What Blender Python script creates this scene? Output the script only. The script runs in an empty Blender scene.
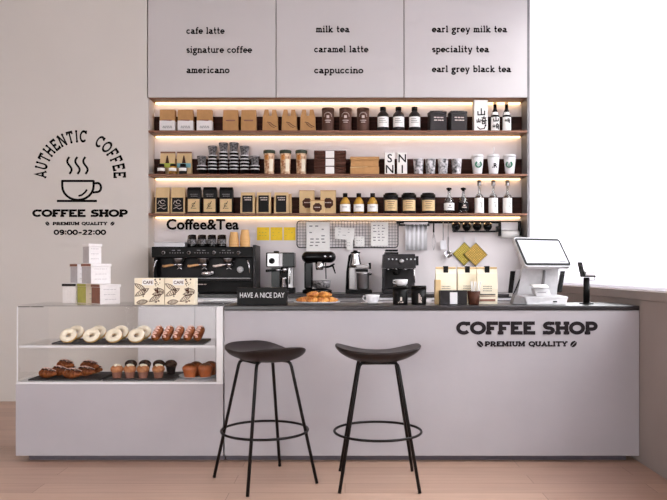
import bpy, math, random
from mathutils import Vector, Matrix, Euler
random.seed(7)
SC = bpy.context.scene
COL = SC.collection
PI = math.pi
F = 720.0; VX = 345.0; VY = 270.0; EYE = 1.21

def wx(px, Y): return (px - VX) * Y / F
def wz(py, Y): return EYE - (py - VY) * Y / F

# ------------------------------------------------------------------ materials
def lin(c):
    out = []
    for v in c:
        v /= 255.0
        out.append(v / 12.92 if v <= .04045 else ((v + .055) / 1.055) ** 2.4)
    return tuple(out) + (1.0,)

MATS = {}
def mat(name, rgb, rough=.5, metal=0.0, var=.06, scale=30.0, bump=0.0, emit=0.0, spec=.5, stretch=None, coat=0.0, rgb2=None, bscale=None):
    if name in MATS: return MATS[name]
    m = bpy.data.materials.new(name); m.use_nodes = True
    nt = m.node_tree; N = nt.nodes; L = nt.links
    p = N['Principled BSDF']
    p.inputs['Roughness'].default_value = rough
    p.inputs['Metallic'].default_value = metal
    p.inputs['Specular IOR Level'].default_value = spec
    p.inputs['Coat Weight'].default_value = coat
    tc = N.new('ShaderNodeTexCoord'); mp = N.new('ShaderNodeMapping')
    if stretch: mp.inputs['Scale'].default_value = stretch
    L.new(tc.outputs['Object'], mp.inputs['Vector'])
    nz = N.new('ShaderNodeTexNoise'); nz.inputs['Scale'].default_value = scale; nz.inputs['Detail'].default_value = 4
    L.new(mp.outputs['Vector'], nz.inputs['Vector'])
    cr = N.new('ShaderNodeValToRGB')
    a = lin(rgb); b = lin(rgb2) if rgb2 else None
    if b is None:
        cr.color_ramp.elements[0].color = tuple(min(1, v * (1 - var)) for v in a[:3]) + (1,)
        cr.color_ramp.elements[1].color = tuple(min(1, v * (1 + var)) for v in a[:3]) + (1,)
    else:
        cr.color_ramp.elements[0].color = a; cr.color_ramp.elements[1].color = b
    cr.color_ramp.elements[0].position = .35; cr.color_ramp.elements[1].position = .65
    L.new(nz.outputs['Fac'], cr.inputs['Fac']); L.new(cr.outputs['Color'], p.inputs['Base Color'])
    if bump:
        bp = N.new('ShaderNodeBump'); bp.inputs['Strength'].default_value = bump; bp.inputs['Distance'].default_value = .01
        if bscale:
            n2 = N.new('ShaderNodeTexNoise'); n2.inputs['Scale'].default_value = bscale; n2.inputs['Detail'].default_value = 5
            L.new(mp.outputs['Vector'], n2.inputs['Vector']); L.new(n2.outputs['Fac'], bp.inputs['Height'])
        else: L.new(nz.outputs['Fac'], bp.inputs['Height'])
        L.new(bp.outputs['Normal'], p.inputs['Normal'])
    if emit:
        p.inputs['Emission Color'].default_value = a; p.inputs['Emission Strength'].default_value = emit
    MATS[name] = m
    return m

def glass_mat(name, tint=(255, 255, 255), ior=1.45, rough=.02, mult=1.0):
    if name in MATS: return MATS[name]
    m = bpy.data.materials.new(name); m.use_nodes = True
    nt = m.node_tree; N = nt.nodes; L = nt.links
    for n in list(N): N.remove(n)
    o = N.new('ShaderNodeOutputMaterial'); mx = N.new('ShaderNodeMixShader')
    t = N.new('ShaderNodeBsdfTransparent'); t.inputs['Color'].default_value = lin(tint)
    g = N.new('ShaderNodeBsdfGlossy'); g.inputs['Roughness'].default_value = rough
    lw = N.new('ShaderNodeLayerWeight'); pw = N.new('ShaderNodeMath'); pw.operation = 'POWER'; pw.inputs[1].default_value = 5
    L.new(lw.outputs['Facing'], pw.inputs[0])
    r0 = ((ior-1)/(ior+1))**2; f = N.new('ShaderNodeMapRange'); f.inputs['To Min'].default_value = r0; f.inputs['To Max'].default_value = .9
    L.new(pw.outputs[0], f.inputs['Value'])
    nz = N.new('ShaderNodeTexNoise'); nz.inputs['Scale'].default_value = 3
    mr = N.new('ShaderNodeMapRange'); mr.inputs['To Min'].default_value = .95 * mult; mr.inputs['To Max'].default_value = 1.0 * mult
    mu = N.new('ShaderNodeMath'); mu.operation = 'MULTIPLY'
    L.new(nz.outputs['Fac'], mr.inputs['Value']); L.new(f.outputs[0], mu.inputs[0]); L.new(mr.outputs[0], mu.inputs[1])
    L.new(mu.outputs[0], mx.inputs[0]); L.new(t.outputs[0], mx.inputs[1]); L.new(g.outputs[0], mx.inputs[2]); L.new(mx.outputs[0], o.inputs[0])
    MATS[name] = m
    return m

def floor_mat():
    m = bpy.data.materials.new('oak_planks'); m.use_nodes = True
    nt = m.node_tree; N = nt.nodes; L = nt.links; p = N['Principled BSDF']
    tc = N.new('ShaderNodeTexCoord')
    br = N.new('ShaderNodeTexBrick')
    br.inputs['Color1'].default_value = lin((192, 158, 138)); br.inputs['Color2'].default_value = lin((176, 142, 124))
    br.inputs['Mortar'].default_value = lin((140, 110, 94)); br.inputs['Scale'].default_value = 1
    br.inputs['Mortar Size'].default_value = .0018; br.inputs['Brick Width'].default_value = 1.7; br.inputs['Row Height'].default_value = .17
    br.offset = .37
    L.new(tc.outputs['Object'], br.inputs['Vector'])
    mp = N.new('ShaderNodeMapping'); mp.inputs['Scale'].default_value = (.8, 14, 1); L.new(tc.outputs['Object'], mp.inputs['Vector'])
    nz = N.new('ShaderNodeTexNoise'); nz.inputs['Scale'].default_value = 2.2; nz.inputs['Detail'].default_value = 6; L.new(mp.outputs[0], nz.inputs['Vector'])
    mr = N.new('ShaderNodeMapRange'); mr.inputs['To Min'].default_value = .78; mr.inputs['To Max'].default_value = 1.16; L.new(nz.outputs['Fac'], mr.inputs['Value'])
    mx = N.new('ShaderNodeMix'); mx.data_type = 'RGBA'; mx.blend_type = 'MULTIPLY'; mx.inputs[0].default_value = 1
    L.new(br.outputs['Color'], mx.inputs[6]); L.new(mr.outputs[0], mx.inputs[7]); L.new(mx.outputs[2], p.inputs['Base Color'])
    p.inputs['Roughness'].default_value = .38
    return m

K = dict(
 wall=mat('wall_plaster', (216, 210, 205), .85, var=.015, scale=1.5, bump=.05, bscale=60),
 wallw=mat('wall_white', (232, 226, 228), .85, var=.01, scale=2),
 ceil=mat('ceiling_paint', (225, 222, 220), .9, var=.01, scale=2),
 plaster=mat('counter_microcement', (171, 166, 172), .6, var=.04, scale=2.2, bump=.12, bscale=9),
 sideroom=mat('right_wall_backlit', (150, 138, 134), .8, var=.03, scale=3),  # backlit darkness of the right wall is put into this colour
 cab=mat('cabinet_lacquer', (202, 197, 197), .55, var=.012, scale=2),
 nichewall=mat('niche_paint', (230, 222, 223), .8, var=.02, scale=3),
 walnut=mat('walnut', (116, 76, 58), .5, spec=.3, rgb2=(140, 98, 78), scale=3, stretch=(1, 16, 16)),
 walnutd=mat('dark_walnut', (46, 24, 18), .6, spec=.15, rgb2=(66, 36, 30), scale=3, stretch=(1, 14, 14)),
 led=mat('led_diffuser', (255, 214, 158), .5, emit=4.5, var=.0),
 slab=mat('countertop_stone', (46, 42, 44), .3, var=.12, scale=60, spec=.4),
 kick=mat('kick_metal', (92, 84, 94), .5),
 white=mat('white_gloss', (222, 220, 223), .4, spec=.3, var=.01),
 paper=mat('paper', (242, 239, 236), .8, var=.02),
 black=mat('matt_black', (11, 9, 10), .5, var=.15, spec=.18),
 ink=mat('ink_black', (12, 8, 9), .8, var=.05, spec=.1),
 inkg=mat('ink_charcoal', (40, 35, 38), .8, var=.05, spec=.1),
 gloss=mat('gloss_black', (11, 9, 10), .22, var=.1, spec=.18),
 dgrey=mat('dark_grey', (38, 35, 37), .45, spec=.2, var=.08),
 mgrey=mat('mid_grey', (120, 117, 119), .5, var=.05),
 chrome=mat('chrome', (205, 203, 205), .16, metal=1, var=.03),
 steel=mat('brushed_steel', (158, 155, 156), .3, metal=1, var=.06, stretch=(1, 1, 20)),
 kraft=mat('kraft_paper', (184, 138, 88), .8, var=.07, scale=20, bump=.1),
 kraftl=mat('pale_kraft', (214, 184, 138), .8, var=.05, scale=20, bump=.1),
 cream=mat('cream_paper', (240, 229, 206), .75, var=.03, scale=14, bump=.1),
 brownc=mat('cocoa_card', (92, 64, 54), .6, var=.06, spec=.25),
 brownb=mat('brown_box', (72, 40, 28), .6, var=.08, spec=.2),
 taupe=mat('taupe_ink', (206, 190, 182), .7),
 tin=mat('dark_tin', (46, 41, 42), .5, var=.08, spec=.25),
 wood=mat('handle_wood', (196, 146, 96), .5, var=.12, scale=50),
 green=mat('logo_green', (34, 104, 76), .6),
 dgreen=mat('dark_green_lid', (46, 58, 40), .5),
 lime=mat('lime_band', (186, 196, 78), .6),
 blue=mat('blue_band', (122, 176, 186), .6),
 gold=mat('golden_syrup', (196, 150, 58), .25, var=.2, scale=12, rgb2=(120, 78, 30)),
 amber=mat('brown_glass', (54, 32, 24), .2),
 nuts=mat('nut_mix', (150, 92, 50), .6, rgb2=(236, 206, 172), scale=38),
 marble=mat('black_white_swirl', (36, 34, 38), .35, rgb2=(224, 220, 224), scale=34),
 printed=mat('black_white_print', (26, 24, 26), .5, rgb2=(140, 136, 138), scale=55),
 yellow=mat('yellow_note', (248, 210, 52), .8, var=.04),
 pot1=mat('checked_mitt_green', (216, 204, 96), .9, var=.2, scale=70),
 pot2=mat('checked_mitt_orange', (226, 188, 104), .9, var=.2, scale=70),
 olive=mat('olive_card', (172, 170, 84), .6, var=.08),
 redb=mat('rose_brown_card', (140, 92, 76), .6, var=.08),
 boxw=mat('white_card', (232, 228, 228), .6, var=.03, scale=60),
 boxg=mat('shade_print_grey', (180, 175, 178), .6, var=.05, scale=60),  # shade on the white boxes' left faces, put into colour; also sprig print
 seat=mat('stool_shell', (38, 30, 30), .42, spec=.22, var=.1, scale=8, stretch=(1, 6, 1)),
 legm=mat('stool_metal', (17, 13, 14), .4, spec=.22, var=.1),
 bread=mat('baked_crust', (158, 78, 22), .5, rgb2=(236, 170, 84), scale=26, bump=.3),
 breadd=mat('dark_crust', (96, 44, 20), .5, spec=.3, rgb2=(158, 88, 44), scale=34, bump=.3),
 choc=mat('chocolate', (34, 18, 14), .35, spec=.3, var=.2, scale=25),
 muff=mat('muffin_sponge', (158, 96, 56), .7, rgb2=(196, 136, 92), scale=40, bump=.4),
 muffd=mat('chocolate_sponge', (42, 26, 20), .7, spec=.1, rgb2=(92, 66, 54), scale=60, bump=.4),
 icing=mat('cream_icing', (240, 228, 206), .4, var=.04),
 pink=mat('berry_drizzle', (232, 190, 176), .45, var=.25, scale=30),
 tray=mat('slate_tray', (44, 38, 40), .6, var=.1),
 slatm=mat('blind_slat', (245, 243, 246), .6, var=.005),
 slat2=None,
 screen=mat('lit_screen', (176, 173, 182), .3, emit=.05, var=.01),
 glass=glass_mat('clear_glass'),
 glassp=glass_mat('case_glass', (255, 255, 255), 1.10, .02),
 glassb=glass_mat('bottle_glass', (226, 230, 230), 2.1, .08),
 glassd=glass_mat('smoked_glass', (120, 116, 116), 1.5),
 red=mat('red_print', (190, 50, 50), .6),
)
def slat_mat():
    m = bpy.data.materials.new('translucent_slat'); m.use_nodes = True
    nt = m.node_tree; N = nt.nodes; L = nt.links; p = N['Principled BSDF']; o = N['Material Output']
    tr = N.new('ShaderNodeBsdfTranslucent'); mx = N.new('ShaderNodeMixShader'); mx.inputs[0].default_value = .5
    nz = N.new('ShaderNodeTexNoise'); cr = N.new('ShaderNodeValToRGB'); cr.color_ramp.elements[0].color = lin((244,242,246)); cr.color_ramp.elements[1].color = lin((250,248,252))
    L.new(nz.outputs['Fac'], cr.inputs['Fac']); L.new(cr.outputs[0], p.inputs['Base Color']); L.new(cr.outputs[0], tr.inputs['Color'])
    L.new(p.outputs[0], mx.inputs[1]); L.new(tr.outputs[0], mx.inputs[2]); L.new(mx.outputs[0], o.inputs[0])
    return m
K['slatm'] = slat_mat(); del K['slat2']
# ------------------------------------------------------------------ mesh builder
class MB:
    def __init__(s): s.v = []; s.f = []; s.sm = []
    def add(s, vs, fs, smooth=False, M=None):
        o = len(s.v)
        s.v += [tuple(M @ Vector(v)) if M else tuple(v) for v in vs]
        s.f += [tuple(i + o for i in f) for f in fs]; s.sm += [smooth] * len(fs)
        return s
    def box(s, x0, x1, y0, y1, z0, z1, M=None):
        return s.add([(x0,y0,z0),(x1,y0,z0),(x1,y1,z0),(x0,y1,z0),(x0,y0,z1),(x1,y0,z1),(x1,y1,z1),(x0,y1,z1)],
            [(0,3,2,1),(4,5,6,7),(0,1,5,4),(1,2,6,5),(2,3,7,6),(3,0,4,7)], False, M)
    def hexa(s, b, t, M=None):   # 4 bottom points, 4 top points
        return s.add(list(b) + list(t), [(0,3,2,1),(4,5,6,7),(0,1,5,4),(1,2,6,5),(2,3,7,6),(3,0,4,7)], False, M)
    def lathe(s, prof, n=24, c=(0,0,0), M=None, sx=1, sy=1, caps=True):
        vs = []; fs = []
        for r, z in prof:
            for k in range(n):
                a = 2*PI*k/n; vs.append((c[0]+r*sx*math.cos(a), c[1]+r*sy*math.sin(a), c[2]+z))
        for i in range(len(prof)-1):
            for k in range(n):
                k2 = (k+1) % n; fs.append((i*n+k, i*n+k2, (i+1)*n+k2, (i+1)*n+k))
        s.add(vs, fs, True, M)
        if caps:
            o = len(s.v) - len(vs)
            if prof[0][0] > 1e-5: s.f.append(tuple(o+k for k in reversed(range(n)))); s.sm.append(False)
            if prof[-1][0] > 1e-5: s.f.append(tuple(o+(len(prof)-1)*n+k for k in range(n))); s.sm.append(False)
        return s
    def tube(s, pts, r, n=8, closed=False, M=None):
        pts = [Vector(p) for p in pts]; m = len(pts)
        rs = r if isinstance(r, (list, tuple)) else [r]*m
        vs = []; fs = []; up = None
        for i, p in enumerate(pts):
            if closed: d = pts[(i+1) % m] - pts[i-1]
            else: d = pts[min(i+1, m-1)] - pts[max(i-1, 0)]
            d.normalize()
            if up is None:
                up = Vector((0,0,1)) if abs(d.z) < .9 else Vector((1,0,0))
            u = (up - d*up.dot(d))
            if u.length < 1e-4: u = Vector((1,0,0)) - d*d.x
            u.normalize(); up = u; w = d.cross(u)
            for k in range(n):
                a = 2*PI*k/n; vs.append(tuple(p + (u*math.cos(a) + w*math.sin(a))*rs[i]))
        for i in range(m if closed else m-1):
            j = (i+1) % m
            for k in range(n):
                k2 = (k+1) % n; fs.append((i*n+k, i*n+k2, j*n+k2, j*n+k))
        if not closed: fs += [tuple(reversed(range(n))), tuple((m-1)*n+k for k in range(n))]
        return s.add(vs, fs, True, M)
    def prism(s, poly, y0, y1, M=None):   # polygon in xz, extruded along y
        n = len(poly)
        vs = [(x, y0, z) for x, z in poly] + [(x, y1, z) for x, z in poly]
        fs = [tuple(range(n)), tuple(reversed(range(n, 2*n)))] + [(i, i+n, (i+1) % n + n, (i+1) % n) for i in range(n)]
        return s.add(vs, fs, False, M)
    def arc(s, r, z0, z1, a0, a1, th=.0012, n=14, M=None, r2=None):  # curved label on a cylinder; angle 0 faces -y
        r2 = r if r2 is None else r2; vs = []; fs = []
        for k in range(n+1):
            a = a0 + (a1-a0)*k/n
            for rr, z in ((r, z0), (r2, z1), (r+th, z0), (r2+th, z1)):
                vs.append((rr*math.sin(a), -rr*math.cos(a), z))
        for k in range(n):
            o = k*4; q = o+4
            fs += [(o+2, q+2, q+3, o+3), (o, o+1, q+1, q), (o, q, q+2, o+2), (o+1, o+3, q+3, q+1)]
        fs += [(0,2,3,1), (n*4, n*4+1, n*4+3, n*4+2)]
        return s.add(vs, fs, False, M)
    def ellip(s, c, rx, ry, rz, n=16, m=10, M=None, jit=0.0):
        vs = []; fs = []; rnd = random.Random(int(c[0]*1e4) + 3)
        for i in range(m+1):
            t = PI*i/m
            for k in range(n):
                a = 2*PI*k/n; q = 1 + rnd.uniform(-jit, jit)
                vs.append((c[0]+rx*math.sin(t)*math.cos(a)*q, c[1]+ry*math.sin(t)*math.sin(a)*q, c[2]-rz*math.cos(t)*q))
        for i in range(m):
            for k in range(n):
                k2 = (k+1) % n; fs.append((i*n+k, i*n+k2, (i+1)*n+k2, (i+1)*n+k))
        return s.add(vs, fs, True, M)
    def torus(s, R, r, n=28, m=12, c=(0,0,0), M=None, b0=0, b1=2*PI):
        vs = []; fs = []; full = abs(b1-b0-2*PI) < 1e-6; mm = m if full else m+1
        for i in range(n):
            a = 2*PI*i/n
            for k in range(mm):
                b = b0 + (b1-b0)*k/m; q = R + r*math.cos(b)
                vs.append((c[0]+q*math.cos(a), c[1]+q*math.sin(a), c[2]+r*math.sin(b)))
        for i in range(n):
            j = (i+1) % n
            for k in range(m):
                k2 = (k+1) % mm; fs.append((i*mm+k, j*mm+k, j*mm+k2, i*mm+k2))
        return s.add(vs, fs, True, M)

def obj(name, mb, m, parent=None, bevel=0.0, label=None, seg=2, kind=None):
    me = bpy.data.meshes.new(name); me.from_pydata(mb.v, [], mb.f)
    me.polygons.foreach_set('use_smooth', mb.sm); me.update()
    me.materials.append(m if not isinstance(m, str) else K[m])
    o = bpy.data.objects.new(name, me); COL.objects.link(o)
    if parent: o.parent = parent
    if bevel:
        b = o.modifiers.new('bevel', 'BEVEL'); b.width = bevel; b.segments = seg; b.limit_method = 'ANGLE'
    if label: o['label'] = label
    if kind: o['kind'] = kind
    return o
def thing(name, label, cat, loc=(0,0,0), rz=0, group=None, rot=None):
    o = bpy.data.objects.new(name, None); COL.objects.link(o); o.empty_display_size = .05
    o.location = loc; o.rotation_euler = rot if rot else (0,0,rz)
    o['label'] = label; o['category'] = cat
    if group: o['group'] = group
    return o
def tag(o, label, cat, group=None, loc=None, rz=None):
    o['label'] = label; o['category'] = cat
    if group: o['group'] = group
    if loc is not None: o.location = loc
    if rz is not None: o.rotation_euler = (0,0,rz)
    return o
def struct(name, mb, m, **kw): return obj(name, mb, m, kind='structure', **kw)
def dup(root, loc, rz=None, label=None, group=None):
    r = root.copy(); COL.objects.link(r); r.location = loc
    if rz is not None: r.rotation_euler = (0,0,rz)
    if label: r['label'] = label
    if group: r['group'] = group
    for ch in list(root.children):
        c = ch.copy(); COL.objects.link(c); c.parent = r
        for g in list(ch.children):
            d = g.copy(); COL.objects.link(d); d.parent = c
    return r
def series(make, locs, labels, group, rzs=None):
    """build the first, copy the rest"""
    first = make(); first['group'] = group
    out = []
    for i, l in enumerate(locs):
        rz = rzs[i] if rzs else 0
        if i == 0:
            first.location = l; first.rotation_euler = (0,0,rz); first['label'] = labels[0]; out.append(first)
        else: out.append(dup(first, l, rz, labels[i], group))
    return out

# ------------------------------------------------------------------ lettering
def font_mb(mb, s, size, x, y, z, bold=0.0, th=.002, align='CENTER', M=None, space=1.0):
    """built-in sans lettering standing in the xz plane, facing -y"""
    cu = bpy.data.curves.new('t', 'FONT'); cu.body = s; cu.size = size; cu.align_x = align; cu.align_y = 'BOTTOM_BASELINE'
    cu.offset = bold*size; cu.extrude = th/2; cu.resolution_u = 3; cu.space_character = space
    o = bpy.data.objects.new('t', cu); COL.objects.link(o)
    me = bpy.data.meshes.new_from_object(o.evaluated_get(bpy.context.evaluated_depsgraph_get()))
    R = Matrix.Translation((x, y - th/2, z)) @ Matrix.Rotation(PI/2, 4, 'X')
    if M: R = M @ R
    mb.add([tuple(v.co) for v in me.vertices], [tuple(p.vertices) for p in me.polygons], False, R)
    bpy.data.objects.remove(o); bpy.data.curves.remove(cu); bpy.data.meshes.remove(me)
    return mb

RK = [0]
def ribbon(mb, pts, w, T, y, th=.002, closed=False):
    """flat stroke of width w; T maps glyph coords to (x, z)"""
    RK[0] = (RK[0]+1) % 9; y = y - RK[0]*.00012
    P = []
    for p in pts:
        p = Vector(p)
        if not P or (p-P[-1]).length > 1e-4*(1+w): P.append(p)
    if closed and (P[0]-P[-1]).length < 1e-4: P.pop()
    elif len(P) > 4 and (P[0]-P[-1]).length < 1e-4: P.pop(); closed = True
    n = len(P); L = []; R = []
    for i in range(n):
        if closed: a = P[i-1]; b = P[(i+1) % n]
        else: a = P[max(i-1, 0)]; b = P[min(i+1, n-1)]
        if (not closed) and i in (0, n-1):
            d = (b-a).normalized(); nn = Vector((-d.y, d.x)); k = 1
        else:
            d1 = (P[i]-a).normalized(); d2 = (b-P[i]).normalized()
            n1 = Vector((-d1.y, d1.x)); n2 = Vector((-d2.y, d2.x)); nn = n1+n2
            if nn.length < 1e-3: nn = n1
            nn.normalize(); k = 1/max(.55, nn.dot(n1))
        L.append(P[i]+nn*w/2*k); R.append(P[i]-nn*w/2*k)
    vs = []
    for q in (L, R):
        for p in q:
            x, z = T(p.x, p.y); vs += [(x, y-th, z), (x, y, z)]
    fs = []; m = 2*n
    for i in range(n if closed else n-1):
        j = (i+1) % n; a, b = 2*i, 2*j
        fs += [(a, m+a, m+b, b), (a+1, b+1, m+b+1, m+a+1), (a, b, b+1, a+1), (m+a, m+a+1, m+b+1, m+b)]
    if not closed:
        fs += [(0, 1, m+1, m), (m-2, 2*m-2, 2*m-1, m-1)]
    mb.add(vs, fs, False)

def A_(cx, cy, rx, ry, a0, a1, n=12):
    return [(cx+rx*math.cos(math.radians(a0+(a1-a0)*i/n)), cy+ry*math.sin(math.radians(a0+(a1-a0)*i/n))) for i in range(n+1)]

def glyph(ch, t, sl):
    """slab-serif strokes: (advance, [polyline...], [serif (x, y)...]); t = half stroke, sl = serif half length"""
    B = t; T = 1-t; S = []; F_ = []
    v = lambda x, y0=0, y1=1: S.append([(x, y0), (x, y1)])
    h = lambda y, x0, x1: S.append([(x0, y), (x1, y)])
    sf = lambda *p: F_.extend(p)
    X = .68
    if ch == 'A': S += [[(.08, 0), (.44, 1-t*1.3), (.80, 0)]]; h(.3, .2, .68); sf((.08, B), (.80, B)); w = .88
    elif ch == 'U': S.append([(.12, 1), (.12, .34)] + A_(.42, .34, .3, .34-B, 180, 360) + [(.72, 1)]); sf((.12, T), (.72, T)); w = .84
    elif ch == 'T': v(.4); h(T, .04, .76); S += [[(.06, 1), (.06, .72)], [(.74, 1), (.74, .72)]]; sf((.4, B)); w = .8
    elif ch == 'H': v(.14); v(.74); h(.5, .14, .74); sf((.14, B), (.14, T), (.74, B), (.74, T)); w = .88
    elif ch == 'E': v(.14); h(T, .02, .66); h(.5, .14, .54); h(B, .02, .7); S += [[(.67, 1), (.67, .74)], [(.7, 0), (.7, .27)]]; w = .76
    elif ch == 'F': v(.14); h(T, .02, .66); h(.47, .14, .54); S += [[(.67, 1), (.67, .72)]]; sf((.14, B)); w = .72
    elif ch == 'N': v(.14); v(.76); S.append([(.14, 1), (.76, 0)]); sf((.14, B), (.10, T), (.78, T)); w = .9
    elif ch == 'I': v(.18); sf((.18, B), (.18, T)); w = .36
    elif ch == 'C': S.append(A_(.46, .5, .4, .5-B, 42, 318, 20)); S.append([(.78, .98), (.78, .7)]); w = .86
    elif ch == 'O': S.append(A_(.47, .5, .43, .5-B, 0, 360, 28)); w = .94
    elif ch == 'Q': S.append(A_(.47, .5, .43, .5-B, 0, 360, 28)); S.append([(.5, .3), (.86, -.08)]); w = .94
    elif ch == 'M': v(.14); v(.9); S.append([(.14, 1), (.52, .25), (.9, 1)]); sf((.14, B), (.9, B), (.10, T), (.94, T)); w = 1.04
    elif ch == 'P': v(.14); S.append([(.02, T), (.45, T)] + A_(.45, (T+.42)/2, .27, (T-.42)/2, 90, -90) + [(.14, .42)]); sf((.14, B)); w = .76
    elif ch == 'R': v(.14); S.append([(.02, T), (.45, T)] + A_(.45, (T+.46)/2, .25, (T-.46)/2, 90, -90) + [(.14, .46)]); S.append([(.42, .46), (.76, 0)]); sf((.14, B), (.76, B)); w = .86
    elif ch == 'L': v(.14); h(B, .02, .66); S.append([(.67, 0), (.67, .3)]); sf((.14, T)); w = .72
    elif ch == 'Y': S += [[(.08, 1), (.42, .45), (.76, 1)], [(.42, .5), (.42, 0)]]; sf((.42, B), (.1, T), (.74, T)); w = .84
    elif ch == 'S': ry = (.5-B)/2; S.append(A_(.37, .5+ry, .27, ry, 40, 270, 14) + A_(.37, .5-ry, .29, ry, 90, -140, 14)[1:]); S += [[(.62, .98), (.62, .74)], [(.08, .02), (.08, .28)]]; w = .74
    elif ch == 'c': S.append(A_(.32, X/2, .26, X/2-B, 45, 320, 14)); w = .62
    elif ch == 'o': S.append(A_(.33, X/2, .28, X/2-B, 0, 360, 18)); w = .68
    elif ch == 'e': S.append([(.06, X/2), (.6, X/2)] + A_(.33, X/2, .27, X/2-B, 0, 315, 16)); w = .66
    elif ch == 'a': S.append(A_(.28, X-.2, .21, .2-B, 150, 0, 8) + [(.49, 0)]); S.append(A_(.27, .2, .2, .2-B, 60, 300, 12)); S.append([(.3, .4), (.49, .4)]); S.append([(.3, B), (.49, .14)]); F_.append((.55, B)); w = .68
    elif ch == 'f': S.append([(.2, 0), (.2, .75)] + A_(.38, .75, .18, .25-B, 180, 60, 8)); h(X-B, .04, .44); sf((.2, B)); w = .46
    elif ch == 'l': v(.18); sf((.18, B)); h(T, .02, .18); w = .36
    elif ch == 't': S.append([(.2, .95), (.2, .2)] + A_(.36, .2, .16, .2-B, 180, 300, 8)); h(X-B, .03, .44); w = .48
    elif ch == 's': ry = (X/2-B)/2; S.append(A_(.27, X/2+ry, .18, ry, 30, 270, 10) + A_(.27, X/2-ry, .19, ry, 90, -150, 10)[1:]); w = .52
    elif ch == 'i': v(.18, 0, X); h(X-B, .02, .18); sf((.18, B)); S.append([(.18, .84), (.18, .98)]); w = .36
    elif ch == 'g': S.append(A_(.3, X-.22, .22, .22-B, 0, 360, 14)); S.append(A_(.3, -.12, .26, .17, 0, 360, 14)); S.append([(.2, .26), (.16, .1), (.42, .05)]); S.append([(.45, X-.08), (.62, X-.04)]); w = .66
    elif ch == 'n': v(.14, 0, X); S.append([(.14, X-.22)] + A_(.36, X-.24, .2, .24-B, 160, 0, 8) + [(.56, 0)]); sf((.14, B), (.58, B)); h(X-B, .02, .14); w = .72
    elif ch == 'm': v(.14, 0, X); S.append(A_(.3, X-.22, .16, .22-B, 170, 0, 8) + [(.46, 0)]); S.append(A_(.62, X-.22, .16, .22-B, 170, 0, 8) + [(.78, 0)]); sf((.14, B), (.46, B), (.8, B)); h(X-B, .02, .14); w = .94
    elif ch == 'u': S.append([(.14, X), (.14, .24)] + A_(.35, .24, .21, .24-B, 180, 330, 8)); v(.56, 0, X); sf((.62, B)); h(X-B, .02, .14); h(X-B, .44, .56); w = .72
    elif ch == 'r': v(.16, 0, X); S.append(A_(.36, X-.22, .2, .22-B, 160, 50, 6)); sf((.16, B)); h(X-B, .02, .16); w = .54
    elif ch == 'p': v(.14, -.3, X); S.append(A_(.36, X/2, .24, X/2-B, 150, -150, 14)); sf((.14, -.3+B)); h(X-B, .02, .14); w = .68
    elif ch == 'b': v(.14, 0, 1); S.append(A_(.36, X/2, .24, X/2-B, 150, -150, 14)); h(T, .02, .14); w = .68
    elif ch == 'k': v(.14, 0, 1); S.append([(.52, X-.03), (.16, .3)]); S.append([(.26, .4), (.56, 0)]); sf((.14, B), (.56, B)); h(T, .02, .14); h(X-B, .42, .62); w = .68
    elif ch == 'y': S.append([(.1, X), (.34, .02)]); S.append([(.6, X), (.3, -.2), (.12, -.26)]); h(X-B, .02, .22); h(X-B, .48, .68); w = .68
    elif ch == '0': S.append(A_(.42, .5, .34, .5-B, 0, 360, 22)); w = .86
    elif ch == '2': S.append(A_(.38, .7, .28, .3-B, 165, -25, 12) + [(.12, B), (.7, B)]); w = .8
    elif ch == '9': S.append(A_(.4, .67, .28, .33-B, 0, 360, 18)); S.append([(.68, .67)] + A_(.38, .35, .3, .35-B, 0, -130, 10)); w = .82
    elif ch == ':': S += [[(.17, .1), (.17, .32)], [(.17, .6), (.17, .82)]]; w = .36
    elif ch == '-': h(.42, .06, .6); w = .68
    else: w = .4
    return w, S, F_

def slab_width(s, stroke, sp): return sum(glyph(c, stroke/2, .1)[0] + sp for c in s) - sp
def slab(mb, s, height, x, y, z, stroke=.16, sp=.06, width=None, align='C', serif=None, th=.002):
    """slab-serif line; x centre (or left), z baseline; width squeezes/stretches to fit"""
    W = slab_width(s, stroke, sp); kx = (width/W) if width else height; kz = height
    x0 = x - W*kx/2 if align == 'C' else x
    sl = serif if serif is not None else stroke*.5+.07
    for c in s:
        w, S, Fs = glyph(c, stroke/2, sl)
        T = lambda a, b, x0=x0: (x0+a*kx, z+b*kz)
        for pl in S: ribbon(mb, pl, stroke, T, y, th)
        for (a, b) in Fs: ribbon(mb, [(a-sl, b), (a+sl, b)], stroke*.9, T, y, th)
        x0 += (w+sp)*kx
    return mb

def slab_parts(name, m, parent, s, height, x, y, z, stroke=.16, sp=.06, width=None, align='C', serif=None):
    """one part per word of a slab-serif line"""
    W = slab_width(s, stroke, sp); kx = (width/W) if width else height
    x0 = x - W*kx/2 if align == 'C' else x
    for wd in s.split(' '):
        ww = slab_width(wd, stroke, sp)
        obj(name, slab(MB(), wd, height, x0, y, z, stroke, sp, ww*kx, 'L', serif), m, parent)
        x0 += (ww + sp + glyph(' ', stroke/2, .1)[0] + sp)*kx

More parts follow.
